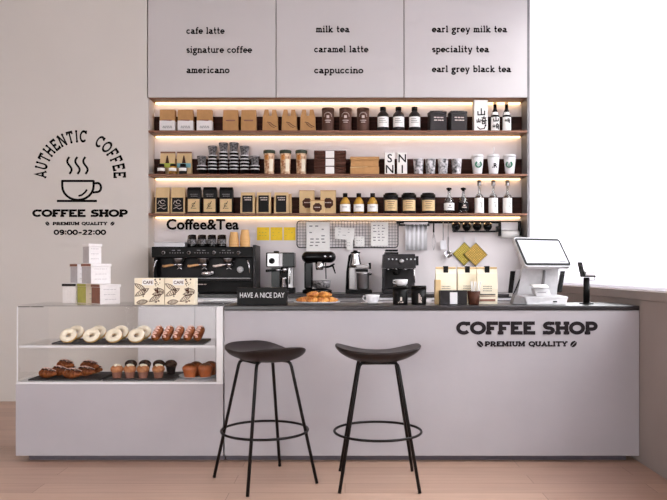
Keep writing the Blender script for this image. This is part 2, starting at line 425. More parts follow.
# ------------------------------------------------------------------ room
FRONT = 4.53; CABY = 6.63; BACK = 6.85; XR = 1.855; CEIL = 4.0; YN = -2.6; XL = -4.6
NL = -1.824; NR = 1.69
struct('floor', MB().box(XL-.1, XR+.15, YN, BACK+.15, -.1, 0), floor_mat())
struct('ceiling', MB().box(XL-.1, XR+.15, YN, BACK+.15, CEIL, CEIL+.1), 'ceil')
struct('wall_back', MB().box(NL-.01, NR+.01, BACK, BACK+.15, 0, CEIL), 'nichewall')
struct('wall_back_left', MB().box(XL, NL, CABY, BACK+.15, 0, CEIL), 'wall')
struct('wall_back_right', MB().box(NR+.012, XR, CABY, BACK+.15, 0, 1.02).box(NR+.012, XR+.14, CABY, BACK+.15, 3.87, CEIL), 'wallw')
w2 = struct('bright_strip_frame', MB().box(NR+.012, NR+.022, CABY+.01, CABY+.05, 1.021, 3.869), 'wallw')
obj('bright_strip_sheet', MB().box(NR+.0225, XR+.139, CABY+.02, CABY+.023, 1.021, 3.869), 'slatm', w2)  # sky-lit translucent sheet added to make this wall strip bright
wf = MB().box(XL, -3.6, YN-.15, YN, 0, CEIL).box(-.6, XR, YN-.15, YN, 0, CEIL).box(-3.6, -.6, YN-.15, YN, 2.5, CEIL).box(-3.6, -.6, YN-.15, YN, 0, .25)  # unseen wall behind the camera; its opening is placed to shape the front light
struct('wall_front_unseen', wf, 'wall')
struct('wall_left', MB().box(XL-.1, XL, YN, BACK+.15, 0, CEIL), 'wall')
WY0, WY1, WZ0, WZ1 = -1.9, 6.628, 1.08, 3.86
wr = MB().box(XR, XR+.14, YN, BACK+.15, 0, 1.02).box(XR, XR+.14, YN, BACK+.15, WZ1, CEIL)
wr.box(XR, XR+.14, YN, WY0, 1.02, WZ1)
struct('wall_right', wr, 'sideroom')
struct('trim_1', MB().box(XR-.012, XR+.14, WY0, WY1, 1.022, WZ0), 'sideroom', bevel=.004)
w1 = MB().box(XR+.10, XR+.135, WY0, WY1, WZ0, WZ0+.05).box(XR+.10, XR+.135, WY0, WY1, WZ1-.05, WZ1)
w1.box(XR+.10, XR+.135, WY0, WY0+.05, WZ0+.05, WZ1-.05)
win = struct('window_1', w1, 'wallw')
obj('window_pane', MB().box(XR+.114, XR+.12, WY0+.05, WY1-.002, WZ0+.05, WZ1-.05), 'glass', win)
# venetian blind
bl = thing('venetian_blind', 'white horizontal slat blind covering the bright window on the right wall', 'blind', (XR+.05, (WY0+WY1)/2, 0))
hl = (WY1-WY0)/2-.006
sl = MB(); k = 0; z = WZ0+.05
while z < WZ1-.05:
    sl.hexa([(-.014,-hl,z-.024),(.014,-hl,z+.022),(.014,hl,z+.022),(-.014,hl,z-.024)],
            [(-.0155,-hl,z-.0235),(.0125,-hl,z+.0225),(.0125,hl,z+.0225),(-.0155,hl,z-.0235)]); z += .044
obj('slats', sl, 'slatm', bl)
obj('head_rail', MB().box(-.025,.025,-hl,hl,WZ1-.045,WZ1-.005), 'slatm', bl)
obj('bottom_rail', MB().box(-.022,.022,-hl,hl,WZ0+.006,WZ0+.024), 'slatm', bl)
cm = MB()
for i in range(9): cm.tube([(0,-hl+.3+i*(2*hl-.6)/8,WZ0+.02),(0,-hl+.3+i*(2*hl-.6)/8,WZ1-.03)], .0012, 5)
obj('ladder_cord', cm, 'slatm', bl)

# overhead cabinets with the menu
menus = [((wx(148,CABY), wx(275.6,CABY)), ['cafe latte','signature coffee','americano'], (186.5,), (34,53,73.3), (38,65.5,43), 'cabinet with cafe latte, signature coffee and americano lettered on it'),
         ((wx(276.4,CABY), wx(403.6,CABY)), ['milk tea','caramel latte','cappuccino'], (315.5,), (32.5,52.5,73.5), (33.5,54,49), 'cabinet with milk tea, caramel latte and cappuccino lettered on it'),
         ((wx(404.4,CABY), wx(527.5,CABY)), ['earl grey milk tea','speciality tea','earl grey black tea'], (432,), (32.5,52.5,72.3), (75,57,79), 'cabinet with earl grey and speciality teas lettered on it, nearest the window')]
ZN = wz(97.3, CABY)
for (x0, x1), lines, (lx,), ys, ws, lb in menus:
    t = thing('overhead_cabinet', 'pale mauve overhead ' + lb, 'cabinet', ((x0+x1)/2, CABY, ZN), group=None)
    hw = (x1-x0)/2
    obj('cabinet_body', MB().box(-hw, hw, .022, BACK-CABY-.002, .012, CEIL-ZN-.004), 'brownc', t)
    obj('door_panel', MB().box(-hw, hw, 0, .02, 0, CEIL-ZN-.004), 'cab', t, bevel=.002)
    for s_, yb, wpx in zip(lines, ys, ws):
        l0 = lx if s_ != 'milk tea' else 316
        if s_ in ('caramel latte','cappuccino'): l0 = 314.3
        slab_parts('lettering', 'ink', t, s_, .063, wx(l0, CABY)-(x0+x1)/2, -.0005, wz(yb, CABY)-ZN, stroke=.175, sp=.07, width=wpx*CABY/F, align='L', serif=.17)
struct('trim_2', MB().box(NL, NR, CABY+.03, BACK-.001, ZN-.004, ZN+.010), 'walnut')
# niche cheeks
struct('trim_3', MB().box(NL-.001, NL+.012, CABY+.002, BACK-.001, 1.0, ZN-.005), 'wall')
struct('trim_4', MB().box(NR-.012, NR+.011, CABY-.002, BACK-.001, 0, CEIL), 'mgrey')
# LED under the cabinet
STRIP = obj('light_strip', MB().box(NL+.03, NR-.03, BACK-.035, BACK-.012, ZN-.018, ZN-.005), 'led')
tag(STRIP, 'warm light strip at the top of the wall niche, under the cabinets', 'light')
SH = [wz(130.3, CABY), wz(173.8, CABY), wz(213.2, CABY)]
nm = ['top wooden wall shelf with coffee bags, canisters and dark bottles', 'middle wooden wall shelf with stacked cups and takeaway cups', 'bottom wooden wall shelf above the espresso machine']
for z, lb in zip(SH, nm):
    t = thing('wall_shelf', lb, 'shelf', ((NL+NR)/2, CABY, z), group=None)
    hw = (NR-NL)/2-.013
    obj('shelf_board', MB().box(-hw, hw, 0, BACK-CABY-.002, -.02, 0), 'walnut', t, bevel=.002)
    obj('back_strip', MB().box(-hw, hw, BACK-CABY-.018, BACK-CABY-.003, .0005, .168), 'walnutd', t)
    obj('light_strip', MB().box(-hw+.02, hw-.02, BACK-CABY-.036, BACK-CABY-.012, -.032, -.0205), 'led', t)

# ------------------------------------------------------------------ wall logo
lg = thing('wall_logo', 'black coffee shop logo with steaming cup and opening hours on the left wall', 'logo', (wx(80,CABY), CABY, wz(190,CABY)))
q = CABY/F
mb = MB()
# arc lettering
def arc_text(s, cxp, czp, R, a0, a1, hgt, wid, stroke, y):
    n = len(s)
    ws = [glyph(c, stroke/2, .1)[0]+.22 if c != ' ' else .75 for c in s]; tot = sum(ws); acc = 0
    for c, w in zip(s, ws):
        a = math.radians(a0 + (a1-a0)*(acc+w/2)/tot); acc += w
        if c == ' ': continue
        gw, S, Fs = glyph(c, stroke/2, .1)
        ux, uz = math.cos(a), math.sin(a)      # outward
        tx, tz = math.sin(a), -math.cos(a)     # reading direction (clockwise)
        def T(p, r, gw=gw): return (cxp + tx*(p-gw/2)*wid + ux*(R+r*hgt), czp + tz*(p-gw/2)*wid + uz*(R+r*hgt))
        for pl in S: ribbon(mb, pl, stroke, T, y)
        for (p, r) in Fs: ribbon(mb, [(p-.14, r), (p+.14, r)], stroke*.7, T, y)
arc_text('AUTHENTIC', 0, (190-176)*q, 33.5*q, 184, 79, 12.5*q, 7.6*q, .19, -.0005)
obj('arc_lettering', mb, 'ink', lg); mb = MB()
arc_text('COFFEE', 0, (190-176)*q, 33.5*q, 66, -4, 12.5*q, 7.6*q, .19, -.0005)
obj('arc_lettering', mb, 'ink', lg)
mb = MB(); T0 = lambda a, b: ((a-80)*q, (190-b)*q)
lw = 2.2
ribbon(mb, [(61.5,181)]+[(94,181)], lw, T0, -.0005)
ribbon(mb, [(62.3,180.5),(62.3,186)]+[(78-15.7*math.cos(math.radians(a)), 186+14*math.sin(math.radians(a))) for a in range(15,166,15)]+[(93.7,186),(93.7,180.5)], lw, T0, -.0005)
ribbon(mb, [(94,183.5),(98,183)]+[(97.5+3.6*math.sin(math.radians(a)), 187.5-4.5*math.cos(math.radians(a))) for a in range(20,181,20)]+[(93,192.5)], lw, T0, -.0005)
ribbon(mb, [(57,201),(97,201)], lw, T0, -.0005)
ribbon(mb, [(78.5,196),(82,195),(85.5,192),(87,189.5)], 1.8, T0, -.0005)
for sx in (69.5, 77.5, 85.5):
    ribbon(mb, [(sx+2.2*math.sin((b-157)/17*2*PI+PI), b) for b in [157+17*i/14 for i in range(15)]], 2.0, T0, -.0005)
obj('cup_icon', mb, 'ink', lg)
slab_parts('shop_name', 'ink', lg, 'COFFEE SHOP', 7.6*q, 0, -.0005, (190-217)*q, stroke=.27, sp=.13, width=94*q)
def bean(mb, cx, cz, r, ang, y):
    pts = [(r*1.25*math.cos(a*PI/8), r*.85*math.sin(a*PI/8)) for a in range(16)]
    c, s = math.cos(ang), math.sin(ang)
    for hs in (-1, 1):
        poly = []
        for i in range(9):
            a = i*PI/8; px_, pz_ = r*1.3*math.cos(a), hs*(r*.9*math.sin(a)+.10*r)
            poly.append((cx+px_*c-pz_*s, cz+px_*s+pz_*c))
        mb.prism(poly if hs < 0 else poly[::-1], y-.002, y)
slab_parts('tagline', 'ink', lg, 'PREMIUM QUALITY', 3.3*q, 0, -.0005, (190-225.2)*q, stroke=.27, sp=.16, width=54*q); mb = MB()
bean(mb, -32.5*q, (190-223.6)*q, 1.7*q, -.8, -.0005); obj('bean_mark', mb, 'ink', lg); mb = MB(); bean(mb, 32.5*q, (190-223.6)*q, 1.7*q, .8, -.0005)
obj('bean_mark', mb, 'ink', lg)
mb = MB(); slab(mb, '09:00-22:00', 5.4*q, 0, -.0005, (190-235)*q, stroke=.26, sp=.07, width=52*q, serif=0)
obj('opening_hours', mb, 'ink', lg)

# ------------------------------------------------------------------ service counter
CT = wz(305.6, FRONT); CXL = wx(224, FRONT)
cx = (CXL+XR)/2; hw = (XR-CXL)/2-.003; CD = .45
ct = thing('service_counter', 'long mauve-grey service counter with black top and COFFEE SHOP lettering', 'counter', (cx, FRONT, 0))
obj('front_panel', MB().box(-hw, hw, 0, .03, .04, CT-.031), 'plaster', ct, bevel=.003)
obj('counter_body', MB().box(-hw, hw, .031, CD-.01, .10, CT-.031), 'plaster', ct)
obj('countertop', MB().box(-hw-.004, hw, -.006, CD, CT-.03, CT), 'slab', ct, bevel=.006)
obj('kick_plate', MB().box(-hw, hw-.06, .06, .09, 0, .0995), 'kick', ct)
P_ = FRONT/F
slab_parts('shop_name', 'inkg', ct, 'COFFEE SHOP', 13.2*P_, wx(526.7,FRONT)-cx, -.0005, wz(334.6,FRONT), stroke=.27, sp=.13, width=139*P_)
slab_parts('tagline', 'inkg', ct, 'PREMIUM QUALITY', 5.3*P_, wx(526,FRONT)-cx, -.0005, wz(346.5,FRONT), stroke=.27, sp=.16, width=82*P_)
for bx_, an in ((480, -.8), (573.5, .8)):
    mb = MB(); bean(mb, wx(bx_,FRONT)-cx, wz(344,FRONT), 2.7*P_, an, -.0005); obj('bean_mark', mb, 'inkg', ct)

# ------------------------------------------------------------------ glass display case
X0 = wx(15.5, FRONT); X1 = CXL-.006; dcx = (X0+X1)/2; hw = (X1-X0)/2; ZB = wz(382, FRONT); ZT = wz(305.2, FRONT); ZS = wz(345.5, FRONT)
dc = thing('display_case', 'pastry display case with glass walls on a mauve-grey base', 'display case', (dcx, FRONT, 0))
obj('base_cabinet', MB().box(-hw, hw, 0, .48, .04, ZB-.014), 'plaster', dc, bevel=.003)
obj('kick_plate', MB().box(-hw+.06, hw, .06, .09, 0, .0395), 'kick', dc)
obj('base_top', MB().box(-hw+.004, hw, .002, .48, ZB-.0135, ZB), 'white', dc, bevel=.002)
gx0, gx1 = -hw+.01, hw-.045
for nm_, b in (('front', (gx0,gx1,.004,.010,ZB+.001,ZT-.009)), ('back', (gx0,gx1,.470,.476,ZB+.001,ZT-.009)),
              ('l', (gx0,gx0+.006,.011,.469,ZB+.001,ZT-.009)), ('r', (gx1-.006,gx1,.011,.469,ZB+.001,ZT-.009)), ('top', (gx0,gx1+.04,.003,.478,ZT-.008,ZT))):
    obj('glass_panel', MB().box(*b), 'glassp', dc)
obj('glass_shelf', MB().box(gx0+.008, gx1-.008, .014, .465, ZS-.008, ZS), 'glassp', dc)
obj('shelf_rail', MB().box(gx0+.008, gx1-.008, .011, .0135, ZS-.014, ZS-.001), 'white', dc)
obj('shelf_rail', MB().box(gx0+.008, gx1-.008, .466, .469, ZS-.014, ZS-.001), 'white', dc)
for yy in (.004, .45): obj('post', MB().box(gx1+.002, hw-.001, yy, yy+.026, ZB+.001, ZT-.009), 'white', dc, bevel=.002)
obj('corner_strip', MB().box(gx0-.003, gx0+.004, .0, .0035, ZB, ZT-.009), 'white', dc)
obj('price_clip', MB().box(gx0, gx0+.075, .012, .016, ZT-.013, ZT-.0085), 'dgrey', dc)
obj('price_clip', MB().box(gx0+.085, gx0+.16, .012, .016, ZT-.013, ZT-.0085), 'dgrey', dc)

# ------------------------------------------------------------------ bar stools
def make_stool():
    t = thing('bar_stool', '', 'bar stool')
    mb = MB(); n, m = 56, 14; a, b = .243, .2
    def top(u, v):   # u wing axis, v depth, both -1..1
        return .735 + .048*abs(u)**2.2 + .0 if False else .742 + .046*abs(u)**2.2 - .012*v*(1-u*u) + .006*v*v
    vs = []; fs = []
    for side in (0, 1):
        for i in range(m+1):
            r = i/m
            for k in range(n):
                th = 2*PI*k/n; c, s = math.cos(th), math.sin(th); e = 2/2.9
                u = r*math.copysign(abs(c)**e, c); v = r*math.copysign(abs(s)**e, s)
                z = top(u, v)
                if side: z = z - .014 - .046*(1-r**3)**.7
                vs.append((u*a, v*b, z))
    o = m+1
    for side in (0, 1):
        for i in range(m):
            for k in range(n):
                k2 = (k+1) % n; p = (side*o+i)*n; q_ = (side*o+i+1)*n
                f = (p+k, q_+k, q_+k2, p+k2); fs.append(f if side == 0 else f[::-1])
    for k in range(n):
        k2 = (k+1) % n; fs.append((m*n+k, (o+m)*n+k, (o+m)*n+k2, m*n+k2))
    mb.add(vs, fs, True)
    obj('seat', mb, 'seat', t, bevel=.006, seg=3)
    top_r, foot_r = .150, .307
    for i in range(4):
        an = PI/4 + i*PI/2; c, s = math.cos(an), math.sin(an)
        P = lambda r, z: (r*c, r*s, z)
        obj('leg', MB().tube([P(.10,.694), P(.135,.690), P(top_r,.680), P(top_r+.008,.66), P(foot_r,.004)], .0095, 10), 'legm', t)
    rr = top_r + (foot_r-top_r)*(.68-.293)/.68
    obj('footrest_ring', MB().tube([((rr+.008)*math.cos(2*PI*k/48), (rr+.008)*math.sin(2*PI*k/48), .293) for k in range(48)], .0075, 8, closed=True), 'legm', t)
    mm = MB(); 
    for s in (-1, 1): mm.tube([(-.10,s*.10,.692),(.10,s*.10,.692)], .008, 8)
    obj('seat_bracket', mm, 'legm', t)
    return t
series(make_stool, [(-.46, 4.13, 0), (.187, 4.105, 0)],
       ['black bar stool turned at an angle, the left one beside the pastry case', 'black bar stool facing square to the counter, the right one'],
       'bar stools at the counter', [math.radians(-56), 0])
#__PART2__
# ================================================================== goods on the wall shelves
YS = 6.72
def sp(px, i, Y=YS): return (wx(px, Y), Y, SH[i] + .0005)
U = YS/F           # metres per photo pixel at the shelves
LMR = ['leftmost', 'middle', 'rightmost']

def marks(mb, rows, x0, x1, zt, dz, h, y, seed=1):
    """rows of short printed dashes standing for lines too small to read"""
    rnd = random.Random(seed)
    for r in range(rows):
        x = x0 + rnd.uniform(0, .15)*(x1-x0)
        while x < x1 - .002:
            w = min(rnd.uniform(.12, .34)*(x1-x0), x1-x)
            mb.box(x, x+w*.8, y-.0008, y, zt-r*dz-h, zt-r*dz); x += w
    return mb

def paper_bag(w, d, h, m, fold=True, taper=.82):
    """standing gusseted bag: body plus folded-over top"""
    mb = MB(); z1 = h*.86; hw, hd = w/2, d/2
    vs = []; lv = [(0, 1, 1), (h*.45, 1.0, 1.0), (z1, .98, taper*.45), (h, .97, .06)]
    for z, kx, ky in lv:
        vs += [(-hw*kx, -hd*ky, z), (hw*kx, -hd*ky, z), (hw*kx*.93, 0, z), (hw*kx, hd*ky, z), (-hw*kx, hd*ky, z), (-hw*kx*.93, 0, z)]
    fs = [tuple(reversed(range(6))), tuple(18+k for k in range(6))]
    for i in range(3):
        for k in range(6): fs.append((i*6+k, i*6+(k+1) % 6, (i+1)*6+(k+1) % 6, (i+1)*6+k))
    return mb.add(vs, fs)

# --- top shelf
def mk_two_tone():
    t = thing('coffee_bag', '', 'coffee bag'); w, h = 15.3*U, 21.8*U
    obj('bag', MB().box(-w/2, w/2, -.035, .035, 0, h*.50), 'boxw', t, bevel=.003)
    obj('kraft_top', MB().hexa([(-w/2+.001,-.0345,h*.5),(w/2-.001,-.0345,h*.5),(w/2-.001,.0345,h*.5),(-w/2+.001,.0345,h*.5)],
                            [(-w/2+.002,-.030,h),(w/2-.002,-.030,h),(w/2-.002,.02,h),(-w/2+.002,.02,h)]), 'kraft', t, bevel=.002)
    mb = MB().prism([(-w*.3, h*.535), (w*.3, h*.535), (w*.34, h*.50), (w*.2, h*.475), (-w*.1, h*.49), (-w*.34, h*.50)], -.0375, -.036)
    obj('flap_print', mb, 'redb', t)
    mb = marks(MB(), 2, -w*.3, w*.35, h*.25, h*.07, h*.03, -.0355, 3); obj('small_print', mb, 'mgrey', t)
    return t
series(mk_two_tone, [sp(x, 0) for x in (168, 186, 205)],
    [f'{a} of three white coffee bags with kraft tops at left end of top shelf' for a in LMR], 'white and kraft coffee bags on the top shelf')
def mk_plain():
    t = thing('coffee_bag', '', 'coffee bag'); w, h = 15.2*U, 21.6*U
    obj('bag', MB().box(-w/2, w/2, -.035, .035, 0, h*.55).hexa([(-w/2,-.035,h*.55),(w/2,-.035,h*.55),(w/2,.035,h*.55),(-w/2,.035,h*.55)],
        [(-w/2+.003,-.026,h),(w/2-.003,-.026,h),(w/2-.003,.01,h),(-w/2+.003,.01,h)]), 'kraft', t, bevel=.003)
    obj('slot', MB().prism([(-w*.32,h*.53),(w*.32,h*.53),(w*.28,h*.47),(-w*.28,h*.47)], -.0375, -.0353), 'redb', t)
    return t
series(mk_plain, [sp(x, 0) for x in (231, 249)], ['plain kraft coffee bag with a slot, left one of the pair on the top shelf', 'plain kraft coffee bag with a slot, right one of the pair on the top shelf'], 'plain kraft bags on the top shelf')
def mk_notch():
    t = thing('gift_bag', '', 'gift bag'); w, h = 15.4*U, 22*U
    mb = MB()
    mb.hexa([(-w/2,-.035,0),(w/2,-.035,0),(w/2,.035,0),(-w/2,.035,0)], [(-w*.47,-.03,h*.72),(w*.47,-.03,h*.72),(w*.47,.03,h*.72),(-w*.47,.03,h*.72)])
    obj('bag', mb, 'kraft', t, bevel=.002)
    for s in (-1, 1):
        mb = MB().prism([(s*w*.08,h*.721),(s*w*.46,h*.721),(s*w*.36,h),(s*w*.13,h)][::s], -.022, .022)
        obj('handle_flap', mb, 'kraft', t)
    mb = MB(); ribbon(mb, [(-w*.2,h*.42),(0,h*.40),(w*.2,h*.28),(w*.42,h*.2)], .006, lambda a,b:(a,b), -.0345)
    ribbon(mb, [(-w*.1,h*.36),(w*.1,h*.22),(w*.3,h*.16)], .005, lambda a,b:(a,b), -.0345)
    obj('branch_print', mb, 'brownc', t)
    return t
series(mk_notch, [sp(x, 0) for x in (270.5, 289.5, 308)], [f'{a} of three kraft gift bags with a branch print on top shelf' for a in LMR], 'kraft gift bags on the top shelf')
def mk_canister():
    t = thing('canister', '', 'canister'); r, h = 6.1*U, 23.5*U
    obj('tube', MB().lathe([(r-.002,0),(r,.003),(r,h*.9)], 28), 'brownc', t)
    obj('lid', MB().lathe([(r+.0012,h*.9),(r+.0012,h-.004),(r-.002,h),(0,h)], 28), 'brownc', t)
    mb = MB()
    for k in range(10):
        a = PI*k/9; z = h*.62 + h*.15*math.sin(a)
        mb.arc(r, z, z+.007, -.62*math.cos(a)-.06, -.62*math.cos(a)+.06, n=2)
    mb.arc(r, h*.55, h*.66, -.22, .22, n=4).arc(r, h*.36, h*.39, -.35, .35, n=5).arc(r, h*.44, h*.47, -.5, .5, n=5)
    obj('round_emblem', mb, 'taupe', t); return t
series(mk_canister, [sp(x, 0) for x in (328, 345.5, 363)], [f'{a} of three tall brown round canisters with pale emblem on top shelf' for a in LMR], 'brown canisters on the top shelf')
def mk_darkbottle():
    t = thing('bottle', '', 'bottle'); r, h = 5.9*U, 25*U
    obj('bottle_body', MB().lathe([(r*.9,0),(r,.006),(r,h*.62),(r*.86,h*.72),(r*.5,h*.81),(r*.42,h*.84)], 26), 'tin', t)
    obj('cap', MB().lathe([(r*.45,h*.84),(r*.5,h*.85),(r*.5,h*.99),(r*.42,h),(0,h)], 22), 'black', t)
    obj('paper_label', MB().arc(r, h*.17, h*.58, -1.15, 1.15, n=14), 'paper', t)
    mb = MB()
    for k in range(3): mb.arc(r+.0014, h*(.48-.07*k), h*(.50-.07*k), -.7, .2+.2*k, n=5, th=.0006)
    obj('label_print', mb, 'mgrey', t)
    return t
series(mk_darkbottle, [sp(x, 0) for x in (383, 398.5, 414.5)], [f'{a} of three dark round bottles with white labels on top shelf' for a in LMR], 'dark bottles on the top shelf')
def mk_tin():
    t = thing('tea_tin', '', 'tin'); w, h = 16.5*U, 20.5*U
    obj('box', MB().box(-w/2, w/2, -.055, .055, 0, h*.84), 'tin', t, bevel=.004)
    obj('lid', MB().box(-w/2-.0015, w/2+.0015, -.057, .057, h*.845, h*.97).box(-w*.34, w*.34, -.04, .04, h*.97, h), 'tin', t, bevel=.003)
    mb = marks(MB(), 2, -w*.34, w*.34, h*.68, h*.13, h*.05, -.0552, 5); obj('small_print', mb, 'taupe', t)
    return t
series(mk_tin, [sp(437, 0), sp(457.5, 0)], ['square charcoal tin on the top shelf, next to the bottles', 'square charcoal tin on the top shelf, next to the tall white box'], 'charcoal tins on the top shelf', [.12, .12])
# calligraphy box and bottles
def kanji(mb, which, cx, cz, s, y, st=.09):
    T = lambda a, b: (cx+a*s, cz+b*s)
    if which == 'yama':
        for pl in ([(0,.5),(.02,-.3)], [(-.42,.15),(-.4,-.32),(.42,-.28)], [(.42,.2),(.42,-.36)]): ribbon(mb, pl, st*1.5, T, y)
    else:
        for pl in ([(-.34,.3),(-.34,-.1)], [(-.52,.16),(-.5,-.12),(-.18,-.08)], [(-.17,.18),(-.18,-.16)], [(-.02,.36),(.5,.34)], [(.26,.52),(.2,.3),(.02,.12)],
                   [(.26,.34),(.46,.14)], [(-.06,.06),(.56,.06)], [(.06,-.06),(.08,-.3),(.32,-.28),(.32,-.06),(.06,-.06)], [(.46,.06),(.46,-.5),(.32,-.46)]): ribbon(mb, pl, st, T, y)
    return mb
t = thing('bottle_box', 'tall white box with black brush writing, beside the two dark bottles', 'box', sp(480, 0))
w, h = 13.5*U, 31*U
obj('box', MB().box(-w/2, w/2, -.05, .05, 0, h), 'paper', t, bevel=.002)
mb = kanji(MB(), 'yama', .002, h*.60, .075, -.0505); kanji(mb, 'saki', .006, h*.32, .085, -.0505, .1)
ribbon(mb, [(-.035,h*.14),(-.01,h*.06),(.03,h*.08),(.045,h*.2)], .008, lambda a,b:(a,b), -.0505)
obj('brush_lettering', mb, 'ink', t)
def mk_sake(two):
    t = thing('sake_bottle', '', 'bottle'); r, h = 4.3*U, 29.5*U
    obj('bottle_body', MB().lathe([(r*.9,0),(r,.005),(r,h*.50),(r*.82,h*.62),(r*.4,h*.78),(r*.36,h*.93)], 24), 'gloss', t)
    obj('cap', MB().lathe([(r*.42,h*.93),(r*.42,h*.99),(r*.3,h),(0,h)], 18), 'kraftl', t)
    obj('paper_label', MB().arc(r, h*.02, h*.49, -1.25, 1.25, n=14), 'paper', t)
    obj('neck_label', MB().arc(r*.93, h*.56, h*.66, -1.0, .7, n=8, r2=r*.74, th=.003), 'paper', t)
    mb = MB()
    if two: kanji(mb, 'yama', 0, h*.40, .05, -r-.0015, .12); kanji(mb, 'saki', 0, h*.17, .055, -r-.0015, .11)
    else: kanji(mb, 'saki', 0, h*.36, .045, -r-.0015, .1)
    obj('brush_lettering', mb, 'ink', t); return t
a = mk_sake(True); a.location = sp(495, 0); a['label'] = 'slim black bottle with large brush writing on its label, beside the tall white box'; a['group'] = 'black slim bottles on the top shelf'
a = mk_sake(False); a.location = sp(506.5, 0); a['label'] = 'slim black bottle with small brush writing, at the right end of top shelf'; a['group'] = 'black slim bottles on the top shelf'

# --- middle shelf
def mk_pouch(m, lb, px):
    t = thing('coffee_pouch', lb, 'coffee pouch', sp(px, 1, 6.76), group='kraft pouches on the middle shelf'); w, h = 15*U, 24*U
    obj('pouch', paper_bag(w, .05, h, 'kraftl'), 'kraftl', t)
    obj('colour_band', MB().box(-w*.46, w*.46, -.0285, -.0265, h*.32, h*.5), m, t)
    mb = MB().prism([(-.018,h*.5),(.018,h*.5),(.004,h*.82),(-.004,h*.82)], -.0275, -.0262); obj('print_mark', mb, 'brownb', t)
    obj('top_fold', MB().box(-w*.49, w*.49, -.008, .004, h*.93, h*1.0), 'walnut', t)
mk_pouch('lime', 'pale pouch with a lime green band at the left end of middle shelf', 168)
mk_pouch('blue', 'pale pouch with a light blue band on the middle shelf', 184.5)
def mk_jar(cont):
    t = thing('spice_jar', '', 'jar'); r, h = 3.9*U, 10.5*U
    obj('jar_body', MB().lathe([(r*.92,0),(r,.003),(r,h*.6),(r*.8,h*.72),(r*.66,h*.76)], 20), cont, t)
    obj('lid', MB().lathe([(r*.74,h*.76),(r*.74,h*.98),(0,h)], 18), 'black', t)
    obj('paper_label', MB().arc(r, h*.3, h*.58, -1.2, 1.2, n=10), 'paper', t)
    return t
for px, cont, lb in ((161.5, 'brownb', 'small dark jar with white label in front of the lime-banded pouch'), (173, 'gold', 'small jar of amber contents between the two banded pouches'), (183, 'dgrey', 'small dark jar with white label in front of the blue-banded pouch')):
    a = mk_jar(cont); a.location = sp(px, 1, 6.675); a['label'] = lb; a['group'] = 'little jars on the middle shelf'

# black cups with white rims in stacks
def mk_cup(printed):
    t = thing('printed_cup' if printed else 'black_cup', '', 'cup')
    r, h = 4.75*U, (9*U if printed else 6.2*U)
    obj('cup_body', MB().lathe([(r*.66,0),(r*.74,.004),(r*.93,h*.8),(r*.95,h*.82),(r*.91,h*.82),(r*.70,.008),(0,.008)], 22), 'printed' if printed else 'black', t)
    obj('rim', MB().lathe([(r*.945,h*.82),(r*.995,h*.84),(r,h*.98),(r*.97,h),(r*.93,h*.98),(r*.91,h*.83)], 22, caps=False), 'printed' if printed else 'white', t)
    return t
bc = mk_cup(False); bc.location = (0,0,0); pc = mk_cup(True)
stk = [(201.8, 2, 'first cup stack from the left'), (212.6, 5, 'second cup stack from the left'), (223.5, 6, 'third cup stack from the left'),
       (234, 6, 'third cup stack from the right'), (244.6, 5, 'second cup stack from the right'), (255, 2, 'first cup stack from the right')]
levels = ['lowest', 'second from the bottom', 'third from the bottom', 'fourth from the bottom', 'fifth from the bottom', 'topmost plain']
first = [True, True]
for px, n, nm_ in stk:
    pitch = 3.35*U
    for k in range(n):
        lv = levels[k] if k < n-1 else 'highest'
        lb = f'white-rimmed black cup, {lv} one in the {nm_}'
        loc = (wx(px, YS), YS, SH[1]+.0005+k*pitch)
        if first[0]: bc.location = loc; bc['label'] = lb; bc['group'] = 'white-rimmed black cups nested in stacks'; first[0] = False
        else: dup(bc, loc, 0, lb, 'white-rimmed black cups nested in stacks')
    loc = (wx(px, YS), YS, SH[1]+.0005+(n-1)*pitch+6.2*U+.001)
    if n == 2: loc = (loc[0], loc[1], loc[2])
    lb = f'black cup with white scribble print crowning the {nm_}'
    if first[1]: pc.location = loc; pc['label'] = lb; pc['group'] = 'printed black cups on top of the stacks'; first[1] = False
    else: dup(pc, loc, 0, lb, 'printed black cups on top of the stacks')

def mk_nutjar():
    t = thing('nut_jar', '', 'jar'); r, h = 5.5*U, 24.5*U
    obj('jar_body', MB().lathe([(r*.82,0),(r*.86,.004),(r*.98,h*.86),(r*.9,h*.87)], 26), 'nuts', t)
    obj('lid', MB().lathe([(r*1.02,h*.865),(r*1.08,h*.88),(r*1.08,h*.98),(r*1.0,h),(0,h)], 26), 'dgreen', t)
    obj('swirl_label', MB().arc(r*.885, h*.12, h*.62, .1, .95, n=8, r2=r*.955), 'cream', t)
    obj('disc_mark', MB().arc(r*.95, h*.60, h*.80, -.75, -.05, n=6, r2=r*.975), 'bread', t)
    return t
series(mk_nutjar, [sp(x, 1) for x in (269.3, 285.5, 301.3)], [f'{a} of three tall jars of mixed nuts with dark green lids' for a in LMR], 'nut jars on the middle shelf')
for k, lv in enumerate(['bottom', 'middle', 'top']):
    t = thing('gift_box', f'long dark brown box with white label, {lv} of the stack of three', 'box', (wx(330.2, YS), YS, SH[1]+.0005+k*7.85*U), group='dark brown boxes on the middle shelf')
    w, h = 31.5*U, 7.6*U
    obj('box', MB().box(-w/2, w/2, -.07, .07, 0, h*.62), 'brownb', t, bevel=.002)
    obj('lid', MB().box(-w/2-.001, w/2+.001, -.0715, .0715, h*.64, h), 'brownb', t, bevel=.002)
    obj('paper_label', MB().box(-4.4*U, 4.1*U, -.0745, -.072, h*.04, h*.94), 'paper', t)
t = thing('kraft_box', 'flat kraft carton, lower one of two beside the letter blocks', 'box', sp(364.5, 1), group='kraft cartons on the middle shelf')
w = 28.5*U; obj('box', MB().box(-w/2, w/2, -.06, .07, 0, 7.5*U), 'kraft', t, bevel=.002)
